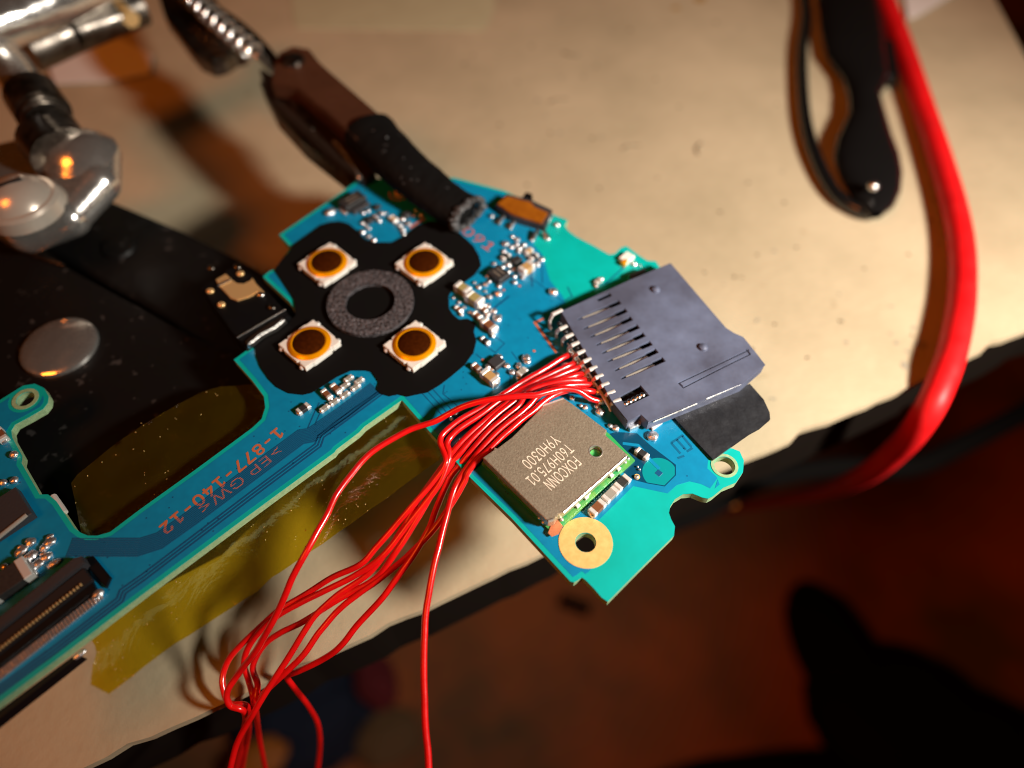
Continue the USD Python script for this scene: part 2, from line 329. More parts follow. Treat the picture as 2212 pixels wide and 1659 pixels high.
# ------------------------------------------------------------------ the circuit board
T = 0.0009
board_px = [(603, 507), (780, 386), (983, 384), (1090, 412), (1198, 465), (1226, 475), (1220, 488), (1227, 498), (1246, 512), (1281, 530), (1316, 550), (1328, 548), (1341, 535), (1353, 531), (1378, 550),
            (1398, 563), (1416, 564), (1470, 640), (1500, 800), (1480, 860), (1510, 940), (1541, 985), (1560, 972), (1580, 968), (1598, 975), (1607, 995), (1605, 1020), (1590, 1042), (1563, 1053), (1540, 1072), (1530, 1077), (1518, 1075), (1496, 1066), (1476, 1067),
            (1458, 1078), (1448, 1094), (1445, 1108), (1450, 1122), (1458, 1137), (1456, 1157), (1378, 1234), (1313, 1300), (1300, 1291), (1281, 1269), (1266, 1254), (1257, 1247), (1250, 1252), (1240, 1258), (1232, 1256),
            (1106, 1120), (1010, 1026), (868, 864), (787, 921), (775, 934), (727, 970), (722, 977), (553, 1101), (362, 1243), (250, 1327), (185, 1377), (0, 1516), (-260, 1712), (-260, 870), (-60, 900),
            (0, 864), (50, 833), (75, 829), (95, 838), (105, 856), (103, 870), (93, 883), (62, 901), (32, 917), (24, 930), (26, 945), (48, 985), (46, 1000), (85, 1068), (104, 1068), (122, 1083), (140, 1110), (160, 1140), (175, 1151), (190, 1157), (210, 1157),
            (238, 1149), (300, 1102), (420, 1016), (545, 924), (565, 905), (573, 880), (570, 856), (545, 822), (505, 777), (553, 742), (643, 680), (626, 652), (568, 598), (580, 587), (594, 580), (628, 534)]
OUT = Polygon(XY(board_px, ZB)).buffer(0)
U = PX(868, 864, ZB) - PX(250, 1327, ZB); AU = math.atan2(U[1], U[0])       # angle of the board's long axis
hole_ring, hole_tab, hole_left = PX(1265, 1172, ZB), PX(1565, 1006, ZB), PX(55, 862, ZB)
holes = union_all([disc_poly(hole_ring, 0.00088), disc_poly(hole_tab, 0.00095), disc_poly(hole_left, 0.00085)])
board = thing('circuit_board', 'blue green circuit board of a handheld console held over the bench', 'circuit board')
body = OUT.difference(holes)
obj('laminate', ext(body, ZB - T, ZB - 0.00006), 'laminate', board, label='pale green cut edge of the board')
obj('solder_mask', ext(body, ZB - 0.00006, ZB), 'mask_teal', board, label='teal solder mask where there is no copper below')
# copper pours seen through the mask: a hair proud of the teal
Z1, Z2, Z3 = ZB + 0.000016, ZB + 0.000032, ZB + 0.00005
teal_a = Polygon(XY([(1198, 460), (1172, 492), (1152, 528), (1173, 552), (1183, 590), (1188, 606), (1216, 640), (1222, 656), (1200, 668), (1330, 620), (1460, 600), (1420, 480)], ZB))
teal_b = Polygon(XY([(1368, 1050), (1442, 1066), (1462, 1048), (1490, 1040), (1515, 1046), (1534, 1055), (1552, 1030), (1500, 1200), (1313, 1340), (1262, 1262), (1254, 1246), (1271, 1236), (1291, 1214), (1312, 1190), (1291, 1126)], ZB))
teal_tab = Polygon(XY([(1548, 1030), (1528, 1012), (1530, 990), (1546, 972), (1570, 955), (1640, 940), (1640, 1060), (1560, 1060)], ZB))
blue = OUT.buffer(-0.00042, join_style=2).difference(union_all([teal_a, teal_b, teal_tab, disc_poly(hole_left, 0.0016), disc_poly(hole_tab, 0.00135), disc_poly(hole_ring, 0.0012)]))
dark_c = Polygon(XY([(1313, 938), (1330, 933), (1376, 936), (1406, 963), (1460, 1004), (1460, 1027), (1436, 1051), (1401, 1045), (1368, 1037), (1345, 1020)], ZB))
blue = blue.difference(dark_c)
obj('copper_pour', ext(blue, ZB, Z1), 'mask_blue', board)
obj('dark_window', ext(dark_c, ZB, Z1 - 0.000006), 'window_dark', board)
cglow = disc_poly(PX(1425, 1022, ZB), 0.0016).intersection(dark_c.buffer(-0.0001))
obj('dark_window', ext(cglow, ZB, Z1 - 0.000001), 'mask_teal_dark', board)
def trace(pts, w, m='mask_groove', z=Z2, name='trace', sm=False):
    q = XY(pts, ZB)
    obj(name, ext(line(q, w * MM), ZB, z), m, board)
def offset_line(pts, d):
    l = LineString(XY(pts, ZB)); return l.parallel_offset(abs(d) * MM, 'left' if d > 0 else 'right', join_style=2)
# the strip's dark band of fine lines and the three bold grooves
band = [(812, 838), (740, 893), (672, 940), (650, 944), (553, 1016), (420, 1115), (345, 1168), (300, 1182), (150, 1182)]
obj('trace_band', ext(line(XY(band, ZB), 1.75 * MM).intersection(blue), ZB, Z2), 'mask_blue_dark', board, label='darker band of fine traces along the strip')
for k in range(10):
    l = offset_line(band, -0.78 + k * 0.172)
    obj('trace', ext(l.buffer(0.000032, cap_style=2), ZB, Z3), 'mask_groove', board)
bold = [(830, 842), (694, 942), (687, 962), (553, 1062), (310, 1247), (266, 1278), (259, 1296), (120, 1403), (0, 1490), (-200, 1640)]
for d in (-0.30, 0.0, 0.30):
    obj('trace', ext(offset_line(bold, d).buffer(0.000085, cap_style=2), ZB, Z2), 'mask_groove', board)
for pts, w in [([(1096, 575), (1160, 610), (1216, 652), (1236, 640), (1226, 620)], .10), ([(1058, 720), (1090, 742), (1070, 762), (1042, 742), (1060, 728)], .10), ([(1028, 765), (1062, 792)], .10),
               ([(1094, 800), (1103, 815), (1100, 832), (1088, 838)], .10), ([(1145, 560), (1150, 620)], .16), ([(1168, 548), (1172, 612)], .10), ([(1350, 576), (1311, 610), (1296, 616)], .12), ([(960, 832), (957, 851), (1010, 895)], .09),
               ([(905, 842), (958, 900)], .09), ([(915, 836), (968, 894)], .09), ([(925, 830), (978, 888)], .09), ([(1100, 640), (1050, 680)], .22), ([(690, 870), (680, 890), (665, 925)], .12), ([(702, 868), (695, 885), (680, 918)], .10), ([(1200, 672), (1206, 662)], .1), ([(1105, 760), (1116, 775), (1128, 790)], .1)]:
    trace(pts, w)
trace([(1345, 958), (1378, 962), (1390, 975)], .30, 'mask_blue'); trace([(1398, 987), (1424, 1013)], .34, 'mask_blue')
# dark stamped mark beside the black tape
for pts in ([(1450, 957), (1470, 980)], [(1462, 950), (1482, 972)], [(1474, 942), (1494, 966)], [(1450, 957), (1476, 940)], [(1464, 990), (1478, 985)], [(1484, 976), (1496, 968)]):
    trace(pts, .22, 'mask_blue_dark', name='stamped_mark')
# dark square in the window
obj('dark_window', box_m(*PX(1423, 1022, ZB), AU, .0006, .0006, ZB, Z2), 'mask_groove', board)

def ring_m(c, r0, r1, z0, z1, n=48):
    return lathe(c, [(r0, z0), (r0, z1), (r1, z1), (r1, z0)], n)
obj('gold_pad', ring_m(hole_ring, .00092, .00235, ZB - .0001, ZB + .00006), 'gold', board, label='large round gold pad with a screw hole')
obj('gold_pad', ring_m(hole_tab, .00097, .00125, ZB - .0001, ZB + .00005), 'laminate', board, label='pale ring of the screw hole in the right tab')
obj('gold_pad', ring_m(hole_left, .00087, .00125, ZB - .0001, ZB + .00005), 'laminate', board, label='pale ring of the screw hole in the left tab')
for c in (hole_ring,): obj('hole_wall', lathe(c, [(.0009, ZB), (.0009, ZB - T)], 40), 'hole_wall', board)

vias = []
for k in range(900):
    c = np.array((rng.uniform(-.046, .034), rng.uniform(-.03, .028)))
    if blue.buffer(-.0004).contains(Point(*c)): vias.append(disc_poly(c, .00007, n=10))
obj('via_dots', ext(union_all(vias), ZB, Z2), 'mask_groove', board, kind='stuff')

# black film with four push buttons
film_px = [(310, 470), (450, 370), (560, 290), (640, 265), (720, 258), (800, 278), (870, 335), (940, 410), (1030, 440), (1180, 440), (1270, 390), (1400, 290), (1500, 258), (1620, 262), (1750, 350), (1880, 470), (1930, 560), (1947, 640), (1890, 720), (1780, 800), (1690, 860), (1668, 900),
           (1670, 1010), (1700, 1060), (1755, 1108), (1830, 1100), (1900, 1140), (1882, 1210), (1905, 1290), (1880, 1390), (1800, 1500), (1680, 1600), (1590, 1669), (1480, 1735), (1400, 1750), (1300, 1772), (1220, 1752), (1150, 1768), (1080, 1750), (1040, 1710), (1062, 1650),
           (1000, 1560), (940, 1546), (820, 1546), (700, 1600), (560, 1690), (480, 1738), (400, 1756), (280, 1742), (180, 1690), (110, 1620), (40, 1520), (5, 1430), (-10, 1330), (180, 1200), (345, 1075), (325, 930), (300, 890), (160, 680), (230, 580), (290, 520)]
film = Polygon(XY([(553 + x * .25, 414.75 + y * .25) for x, y in film_px], ZB)).buffer(0)
film = film.buffer(-.0003).buffer(.0006).buffer(-.0003)
fm = obj('key_film', ext(film, ZB + .00002, ZB + .00014), 'black_film', board, label='black four lobed film around the push buttons')
ZK = ZB + .00014
ringc = PX(553 + 993 * .25, 414.75 + 968 * .25, ZK)
ro = np.linalg.norm(PX(553 + 1363 * .25, 656, ZK) - PX(553 + 622 * .25, 656, ZK)) / 2
rp = Point(*ringc).buffer(ro, 40).difference(affinity.rotate(affinity.scale(Point(*ringc).buffer(ro * .565, 40), 1.02, .98), 20))
foam = ext(rp, ZK, ZK + .00045)
obj('foam_ring', foam, 'foam', board, label='round grey foam ring between the push buttons')
for i, (cx, cy, w) in enumerate([(706, 567, 358), (916, 567, 358), (668, 741, 380), (895, 743, 385)]):
    zt = ZK + .0006
    c = PX(cx, cy, zt)
    s = np.linalg.norm(PX(cx + w / 8, cy, zt) - PX(cx - w / 8, cy, zt)) / 2      # radius of the amber ring
    cb_ = np.array(P(cx, cy, zt))[:2]
    pb = UsdGeom.Xform.Define(stage, f'{board.GetPath()}/{numbered(str(board.GetPath()), "push_button")}').GetPrim()
    a = AU + .05
    q = []
    S = s * 1.04
    # square plate with notched corners
    for k in range(4):
        R = rot2(a + k * math.pi / 2)
        for x, y in ((S, -S * .50), (S, S * .42), (S * .90, S * .50), (S * .96, S * .58), (S * .96, S * .96), (S * .58, S * .96)):
            q.append(tuple(cb_ + R @ (x, y)))
    plate = Polygon(q).buffer(0).buffer(-.00005).buffer(.00005)
    obj('plate', cham(plate, ZK, zt, .00010), 'white_metal', pb)
    R = rot2(a)
    for sx, sy in ((1, -1), (-1, 1)):
        for t_ in (-.72, .72):
            p_ = cb_ + R @ np.array((t_ * S, sx * S * 1.02) if False else (sx * S * 1.0, t_ * S))
            obj('lug', blob((*p_, ZK + .00022), .00024, .00030, .00022, 2, .3, a), 'tin_cap', pb)
    obj('amber_ring', lathe(cb_, [(s * .70, zt - .0001), (s * .72, zt + .00020), (s * .80, zt + .00026), (s * .90, zt + .00018), (s * .98, zt + .00004), (s, zt - .00008)], 56), 'amber_ring', pb)
    obj('dome', lathe(cb_, [(s * .76, zt + .00008), (s * .74, zt + .00023), (s * .55, zt + .00040), (s * .3, zt + .00049), (0.00001, zt + .00052)], 48), 'amber_dome', pb)

# ------------------------------------------------------------------ small parts on the board
BP = str(board.GetPath())
def solder(px, py, d, el=1.0, h=.7, a=None):
    z = ZB + .00018; c = P(px, py, z); r = d / 2 * MM
    obj('solder_joint', blob(c, r * el, r, r * h, 2, .5, AU if a is None else AU + a), 'solder', board)
def capacitor(px, py, l, w, h, color='cap_tan', r90=0, name='capacitor', capf=.26, da=0.0):
    a = AU + (math.pi / 2 if r90 else 0) + da; z = ZB + .00003; c = PX(px, py, ZB + h * MM * .6)
    l, w, h = l * MM, w * MM, h * MM
    b = obj(name, box_m(*c, a, l * (1 - 2 * capf) + .00004, w * .95, z, z + h * .97, .00003), color, board)
    R = rot2(a)
    for s in (-1, 1):
        q = c + R @ (s * l * (.5 - capf / 2), 0)
        obj('end_cap', box_m(*q, a, l * capf, w, z, z + h, .00006), 'tin_cap', b)
        q2 = c + R @ (s * l * .53, 0)
        obj('solder_fillet', blob((*q2, z + h * .22), .00012, w * .42, h * .42, 2, .3, a), 'solder', b)
def chip(px, py, l, w, h, m='chip_black', r90=0, leads=0, marks=True):
    a = AU + (math.pi / 2 if r90 else 0); c = PX(px, py, ZB + h * MM * .6); z = ZB + .00004
    b = obj('chip', box_m(*c, a, l * MM, w * MM, z, z + h * MM, .00006), m, board)
    R = rot2(a)
    for k in range(leads):
        for s in (-1, 1):
            q = c + R @ ((-.5 + (k + .5) / leads) * l * MM, s * (w / 2 + .14) * MM)
            obj('lead', box_m(*q, a, l * MM / leads * .45, .34 * MM, ZB + .00002, ZB + .00022, .00004), 'solder', b)
    if marks:
        for k in (-1, 1):
            q = c + R @ (0, k * w * .17 * MM)
            obj('marking', box_m(*q, a, l * .55 * MM, w * .11 * MM, z + h * MM, z + h * MM + .00001, .000003), 'chip_mark', b)

# top-left cluster (crop 3: 1100+x*.226, 600+y*.226 full px)
def c3(x, y): return (667 + x * .13706, 363.8 + y * .13706)
def c1(x, y): return (1000.5 + x * .13706, 394.2 + y * .13706)
def c2(x, y): return (970.2 + x * .13706, 606.4 + y * .13706)
def s3(x, y, d, el=1.0, a=None): solder(*c3(x, y), d, el, a=a)
chip(*c3(690, 520), 3.0, 1.7, 1.0, 'chip_black', 0)
obj('lead', box_m(*PX(*c3(820, 620), ZB + .0003), AU, 2.4 * MM, .5 * MM, ZB + .00003, ZB + .0005), 'chip_grey', board)
s3(340, 690, 1.0, 1.5); s3(540, 670, .6, 2.6, a=-1.6)
for x, y, d in [(860, 700, .5), (940, 665, .55), (1150, 710, .75), (1220, 705, .4), (1115, 825, .6), (1045, 745, .45), (1080, 780, .4), (850, 860, .5), (905, 900, .45), (950, 945, .5), (850, 1000, .7), (945, 1070, .65), (1030, 1130, .62),
                (1480, 800, .7), (1570, 870, .8), (1690, 660, .4), (1660, 750, .5), (1770, 740, .6), (1790, 650, .4), (840, 470, .3)]: s3(x, y, d)
for x, y, d in [(1440, 900, .7), (1480, 960, .7), (1500, 1030, .55)]: s3(x, y, d)
chip(*c3(960, 810), 1.0, .8, .45, 'chip_black', 0, marks=False); chip(*c3(1075, 610), .8, .6, .4, 'chip_black', 0, marks=False); chip(*c3(1550, 730), 1.0, .8, .5, 'chip_grey', 0, marks=False)
capacitor(*c3(1335, 800), 1.1, .7, .5, 'cap_tan', 1)
trace([c3(1590, 940), c3(1820, 790)], .26, 'silk_orange', Z3, 'silk_line')
cr = PX(*c3(1420, 400), ZB)
arc = [tuple(cr + .00118 * np.array((math.cos(t), math.sin(t)))) for t in np.linspace(math.pi * .93, math.pi * 1.75, 24)]
obj('silk_line', ext(line(arc, .00014), ZB, Z3), 'silk_red', board)
obj('gold_pad', ring_m(cr, .0003, .00062, ZB, Z3), 'gold', board, label='small gold via pad beside the clip tip')

# slide switch under brown film
sw = obj('slide_switch', cham(Polygon(XY([c1(540, 330), c1(690, 205), c1(900, 262), c1(1060, 300), c1(1130, 380), c1(1340, 470), c1(1230, 640), c1(980, 560), c1(760, 490)], ZB + .0012)), ZB + .00005, ZB + .0012, .00008), 'slide_brown', board, label='brown topped slide switch on the upper edge')
obj('switch_knob', cham(rounded(XY([c1(915, 240), c1(990, 140), c1(1090, 175), c1(1095, 300), c1(1040, 300)], ZB + .0009), .0001), ZB + .0001, ZB + .0009, .00015), 'black_plastic', sw)
kf = Polygon(XY([c1(515, 350), c1(690, 185), c1(1080, 290), c1(1400, 440), c1(1290, 690), c1(760, 530)], ZB + .0009))
obj('switch_frame', ext(kf.buffer(.00004).difference(Polygon(XY([c1(560, 340), c1(690, 225), c1(1330, 480), c1(1230, 620)], ZB + .0009))), ZB + .00003, ZB + .00095), 'chip_grey', sw)
for x0, y0, x1, y1 in [(645, 520, 540, 650), (815, 610, 720, 720), (1180, 740, 1085, 900), (1270, 770, 1335, 890), (1400, 520, 1320, 610)]:
    a_, b_ = P(*c1(x0, y0), ZB + .0006), P(*c1(x1, y1), ZB + .0001)
    obj('switch_leg', tube([a_, (a_ + b_) / 2 + (0, 0, .00008), b_], [.00020, .00028, .00040], 10, .7), 'silver', sw)
for x, y, d in [(450, 530, .6), (1480, 665, .75), (1085, 905, .5), (1335, 890, .5)]: solder(*c1(x, y), d)
# lettering by the clip tip
def letter(text, px, py, ang, h, m, z, parent, name='lettering', squeeze=1.0, dz=.00002, bold=False, px_dir=None):
    t = meshkit.text_mesh(text, h, dz, bold)
    t.apply_scale((squeeze, 1, 1)); t.apply_transform(trimesh.transformations.rotation_matrix(ang, (0, 0, 1)))
    c = PX(px, py, z); t.apply_translation((c[0], c[1], z))
    obj(name, t, m, parent, smooth=False)
def dirang(p0, p1, z=ZB):
    d = PX(*p1, z) - PX(*p0, z); return math.atan2(d[1], d[0]), np.linalg.norm(d)
def letter_span(text, p0, p1, h, m, z, parent, **k):
    """text whose baseline runs from p0 to p1"""
    a, L = dirang(p0, p1, z)
    w = meshkit.text_mesh(text, h, .00002).bounds; L0 = w[1][0]
    letter(text, *p0, a, h, m, z, parent, squeeze=L / L0, **k)
letter_span('091', c1(-60, 770), c1(400, 1090), .00135, 'silk_red', Z1 + .000002, board)

# mid cluster (crop 1 lower part and crop 2)
chip(*c1(560, 1450), 2.0, 1.7, .8, 'chip_black', 1); chip(*c1(840, 1230), 1.1, .9, .6, 'chip_black', 0, marks=False)
for x, y, d in [(670, 965, .8), (765, 1015, .65), (850, 900, .7), (850, 975, .5), (780, 850, .45), (960, 985, .7), (885, 1040, .7), (880, 1090, .6), (645, 1085, .6), (490, 1275, .5), (715, 1295, .75), (617, 1335, .62), (805, 1370, .7), (715, 1405, .55), (810, 1480, .55),
                (810, 1570, .6), (935, 1505, .5), (390, 1480, .55), (1235, 1210, .75), (1175, 1270, .6), (1175, 1310, .5), (355, 1605, .62), (245, 1640, .6), (415, 1560, .4), (575, 1620, .5), (2100, 1570, .6), (2180, 1520, .55), (2095, 1630, .5)]: solder(*c1(x, y), d)
capacitor(*c1(670, 1170), 1.1, .6, .5, 'chip_black', 0, 'resistor'); capacitor(*c1(1110, 1170), 1.1, .6, .5, 'chip_black', 0, 'resistor')
capacitor(*c1(1030, 1085), 1.0, .65, .6, 'cap_tan', 0); capacitor(*c1(1000, 1350), 1.75, 1.05, .95, 'cap_tan', 0)
capacitor(*c2(215, 130), 1.75, 1.05, 1.0, 'cap_olive', 1, da=0.1); capacitor(*c2(400, 290), 2.0, 1.15, 1.1, 'cap_olive', 1, da=.1)
for x, y, d in [(400, 30, .4), (470, 105, .6), (575, 60, .65), (570, 165, .4), (640, 255, .7), (775, 205, .85), (790, 90, .5), (1035, 25, .6), (610, 400, .7), (185, 480, .6), (195, 530, .5), (110, 410, .45), (160, 340, .4), (240, 420, .4), (340, 500, .5), (70, 270, .3),
                (600, 520, .75), (600, 560, .5), (705, 480, .7), (760, 600, .95), (730, 560, .6), (800, 560, .45), (690, 870, .5), (1640, 175, 1.05), (1215, 1220, .95), (1230, 1270, .8), (1185, 1230, .5), (1100, 1355, .65), (1100, 1310, .4), (995, 1440, .7), (1195, 1400, .55), (1105, 1480, .6), (1100, 1530, .6),
                (910, 1340, .7), (615, 1355, .65), (680, 1400, .45), (745, 1480, .65), (805, 1200, .55), (770, 1180, .4)]: solder(*c2(x, y), d)
capacitor(*c2(545, 460), .9, .5, .45, 'cap_brown', 1); capacitor(*c2(445, 550), 1.1, .6, .5, 'cap_brown', 1); capacitor(*c2(630, 710), 1.9, .95, .85, 'cap_brown', 1); capacitor(*c2(570, 945), 1.1, .5, .4, 'chip_black', 1, 'resistor')
capacitor(*c2(435, 1370), 1.15, .6, .55, 'cap_brown', 1); capacitor(*c2(640, 1520), 1.95, 1.0, .9, 'cap_tan', 1); capacitor(*c2(150, 450), .9, .5, .4, 'cap_brown', 1)
chip(*c2(745, 1290), 1.35, 1.25, .6, 'chip_grey', 0, marks=False); capacitor(*c2(1150, 1440), 1.1, .7, .5, 'cap_grey', 0)
for x, y in ((1110, 85), (530, 1250), (1340, 1110), (860, 150)): obj('silk_dot', ext(disc_poly(PX(*c2(x, y), ZB), .00016, n=14), ZB, Z3), 'silk_orange', board)
trace([c2(1490, 600), c2(1350, 665), c2(1690, 1140)], .26, 'silk_orange', Z3, 'silk_line')
# resistor row below the film, parts beside the strip
for px, py, cc in [(706, 852, 'cap_brown'), (726, 840, 'cap_brown')]: capacitor(px, py, 1.35, .6, .5, cc, 1)
for px, py in [(745, 833), (768, 836), (753, 818), (745, 853), (722, 868), (701, 882), (776, 823)]: capacitor(px, py, .95, .45, .4, 'cap_grey', 0)
capacitor(655, 883, 1.3, .7, .45, 'chip_black', 0, 'resistor')
for px, py, d in [(968, 896, .4), (975, 905, .45), (985, 894, .5), (972, 899, .35), (979, 890, .3)]: solder(px, py, d)
# near the wireless module and on the tab
for px, py, cc in [(1344, 1043, 'chip_black'), (1318, 1069, 'cap_grey'), (1290, 1097, 'cap_brown')]: capacitor(px, py, 1.6, .85, .65, cc, 0)
capacitor(1387, 980, 1.3, .65, .5, 'chip_black', 1, 'resistor', da=.05)
for px, py, d in [(1236, 860, .6), (1264, 880, .6), (1255, 876, .4), (1296, 890, .95), (1290, 878, .6), (1330, 925, .7), (1318, 920, .5), (1410, 942, 1.1), (1376, 1030, .4), (1382, 1014, .22), (1378, 1008, .2), (1283, 1110, .45)]: solder(px, py, d)
obj('gold_pad', ring_m(PX(1376, 1030, ZB), .0001, .00028, ZB, Z3, 20), 'gold', board)
# LED on the upper edge
led = obj('lamp_chip', box_m(*PX(1354, 556, ZB + .0004), AU + .03, 1.5 * MM, 1.15 * MM, ZB + .00003, ZB + .00055, .00008), 'white_metal', board, label='white lamp chip with a yellow corner on the upper edge')
obj('yellow_corner', box_m(*PX(1349, 566, ZB + .00045), AU + .03, .75 * MM, .5 * MM, ZB + .00003, ZB + .00058, .00004), 'amber_ring', led)
solder(1370, 570, .7); solder(1383, 573, .3)
capacitor(1292, 608, .9, .5, .45, 'cap_grey', 0)

# orange print on the strip
letter_span('1-877-140-12', (601, 921), (344, 1137), .00118, 'silk_orange', Z1 + .000002, board, bold=True)
letter_span('>EP GW<', (602, 962), (428, 1097), .00098, 'silk_orange', Z1 + .000002, board)

# audio jack at the left of the film
def c5(x, y): return (424.4 + x * .13706, 545.7 + y * .13706)
jz = ZB + .0006
jack = obj('audio_jack', cham(Polygon(XY([c5(60, 560), c5(620, 170), c5(900, 360), c5(1480, 990), c5(780, 1500), c5(560, 1270)], jz)), ZB - .0022, jz, .0002), 'black_plastic', board, label='black audio jack with a bent gold contact')
obj('contact', cham(Polygon(XY([c5(300, 420), c5(460, 330), c5(570, 430), c5(640, 480), c5(740, 485), c5(840, 440), c5(880, 395), c5(940, 490), c5(1060, 610), c5(1030, 640), c5(960, 620), c5(830, 690), c5(640, 750), c5(530, 710), c5(440, 610), c5(350, 520)], jz + .0002)), jz - .0003, jz + .0002, .00008), 'gold_bright', jack)
fl = tube([P(*c5(335, 520), jz + .0003), P(*c5(540, 425), jz + .0003)], .00013, 10, .8); obj('contact_fold', fl, 'silver', jack)
obj('spring_strip', tube([P(*c5(640, 1340), jz + .00015), P(*c5(1400, 895), jz + .00015)], .00009, 8), 'silver', jack)
obj('ground_clip', cham(Polygon(XY([c5(760, 1400), c5(880, 1290), c5(1180, 1090), c5(1360, 1010), c5(1410, 1060), c5(1260, 1190), c5(1040, 1300), c5(900, 1420), c5(800, 1470)], jz + .0002)), jz - .0003, jz + .0003, .00025), 'silver', jack)
for x, y, mt in [(215, 605, 'gold_bright'), (390, 820, 'gold_bright'), (690, 330, 'gold_bright'), (640, 220, 'steel_dark'), (230, 240, 'steel_dark'), (1010, 660, 'silver'), (1185, 860, 'steel_dark')]:
    obj('contact_pin', blob(P(*c5(x, y), jz + .0001), .00045, .0004, .00025), mt, jack)

# ------------------------------------------------------------------ memory card slot
HS = .0017; ZS = ZB + HS
def t21(x, y): return (1106 + x * .25, 414.75 + y * .25)
def t22(x, y): return (1106 + x * .25, 829.5 + y * .25)
slot_poly = Polygon(XY([t21(420, 1030), t21(1000, 765), t21(1180, 690), t21(1370, 610), t21(1440, 690), t21(1640, 925), t21(1850, 1170), t21(1920, 1215), t21(2000, 1250), t21(2090, 1360), t21(2190, 1490), (1606, 829), (1530, 860), (1401, 912), (1384, 896), (1356, 911), (1350, 903), (1320, 865), t21(640, 1405)], ZS)).buffer(0)
slits, wins = [], []
for x0, y0, x1, y1 in [(740, 930, 850, 885), (570, 1100, 930, 950), (620, 1180, 985, 1020), (680, 1250, 1030, 1090), (730, 1320, 1090, 1160), (780, 1390, 1140, 1230), (830, 1460, 1200, 1305), (890, 1540, 1250, 1370), (945, 1610, 1310, 1445)]:
    a_, b_ = PX(*t21(x0, y0), ZS), PX(*t21(x1, y1), ZS)
    d = (b_ - a_); L = np.linalg.norm(d); d /= L; n_ = np.array((-d[1], d[0]))
    w = .00022
    if L < .002: slits.append(Polygon([tuple(a_ + n_ * w), tuple(b_ + n_ * w), tuple(b_ - n_ * w), tuple(a_ - n_ * w)])); continue
    m1 = a_ + d * L * .42; m2 = a_ + d * L * .76
    slits.append(Polygon([tuple(a_ + n_ * w * .35), tuple(m1 + n_ * w), tuple(m2 + n_ * w * .8), tuple(m2 + n_ * w * 1.2), tuple(b_ + n_ * w * 1.2), tuple(b_ - n_ * w * 1.2), tuple(m2 - n_ * w * 1.2), tuple(m2 - n_ * w * .9), tuple(m1 - n_ * w), tuple(a_ - n_ * w * .35)]))
win = Polygon(XY([t22(930, 108), t22(1108, 12), t22(1182, 98), t22(985, 192)], ZS))
groove = LineString(XY([t21(2040, 1365), t21(1800, 1480), t21(1440, 1650), t22(1480, 30), t21(1810, 1520), t21(2055, 1400), t21(2025, 1362)], ZS)).buffer(.00005)
dimples = [PX(*t21(1240, 845), ZS), PX(*t21(1650, 1345), ZS)]
cover = slot_poly.difference(union_all(slits + [win, groove]))
slot = obj('card_slot', cat([ext(cover, ZS - .00022, ZS - .00006), ext(cover.buffer(-.00005, join_style=2), ZS - .00006, ZS)]), 'slot_steel', board, label='flat blue grey steel memory card slot with eight slits')
obj('slot_body', ext(slot_poly.buffer(-.00025), ZB + .00004, ZS - .0009), 'slot_dark', slot)
rim = slot_poly.buffer(-.00004).difference(slot_poly.buffer(-.00022))
lines_ = LineString(XY([(1401, 915), (1530, 862), (1606, 831), (1653, 790)], ZS))
obj('slot_wall', ext(rim, ZB + .0003, ZS - .00022), 'slot_steel', slot)
for p0, p1 in [((1410, 912), (1505, 872)), ((1525, 862), (1600, 830))]:
    obj('slot_rim', tube([P(*p0, ZS - .0001), P(*p1, ZS - .0001)], .00010, 8), 'silver', slot)
for s in slits[1:]:
    c = np.array(s.centroid.coords[0]); q = np.array(s.minimum_rotated_rectangle.exterior.coords)
    cs = sorted([(np.linalg.norm(q[i + 1] - q[i]), tuple(q[i + 1] - q[i])) for i in range(2)])[-1]
    d = np.array(cs[1]) / cs[0]; d = d if d[0] > 0 else -d
    p0, p1 = c - d * cs[0] * .46, c + d * cs[0] * .22
    obj('contact_spring', tube([(*p0, ZS - .00012), (*((p0 + p1) / 2), ZS - .0002), (*p1, ZS - .0004)], [.00010, .00015, .00012], 8, .5), 'cap_grey', slot)
for c in dimples:
    obj('dimple', lathe(c, [(.00052, ZS + .00001), (.00042, ZS + .00022), (.00022, ZS + .00034), (.00001, ZS + .00036)], 24), 'slot_steel', slot)
for k in range(5):
    x = 980 + k * 37; y = 172 - k * 19
    obj('contact_pin', blob(P(*t22(x, y), ZS - .0002), .0003, .0003, .00025), 'silver', slot)
# pins along the left edge
for k in range(11):
    x = 1209 + k * 12.9 * 1.0; y = 690 + k * 17.6
    p_o = P(x - 12, y + 3, ZS - .00012); p_i = P(x + 3, y - 4, ZS - .00004); p_f = P(x - 20, y + 20, ZB + .00008)
    if k == 0: p_o, p_i = P(1194, 679, ZS), P(1214, 669, ZS + .00005)
    obj('contact_leg', tube([p_i, p_o, (p_o + p_f) / 2 - (.0002, 0, -.0002), p_f], [.00020, .00024, .00018, .00022], 10, .7), 'tin_cap', slot)
for k in range(10):
    x = 1207 + k * 12.9; y = 702 + k * 17.6
    obj('contact_gap', blob(P(x + 2, y - 2, ZS - .0005), .0003, .00028, .0003, 1), 'slot_dark', slot)
obj('contact_bar', tube([P(1226, 742, ZB + .0009), P(1262, 791, ZB + .0009), P(1292, 838, ZB + .0010), P(1310, 866, ZB + .0011), P(1320, 889, ZB + .0010)], [.00006, .00009, .00012, .00022, .00006], 10), 'tin_cap', slot)
obj('corner_leg', cham(Polygon(XY([(1352, 915), (1372, 903), (1386, 905), (1384, 917), (1362, 927)], ZB + .0006)), ZB, ZB + .0006, .0001), 'silver', slot)
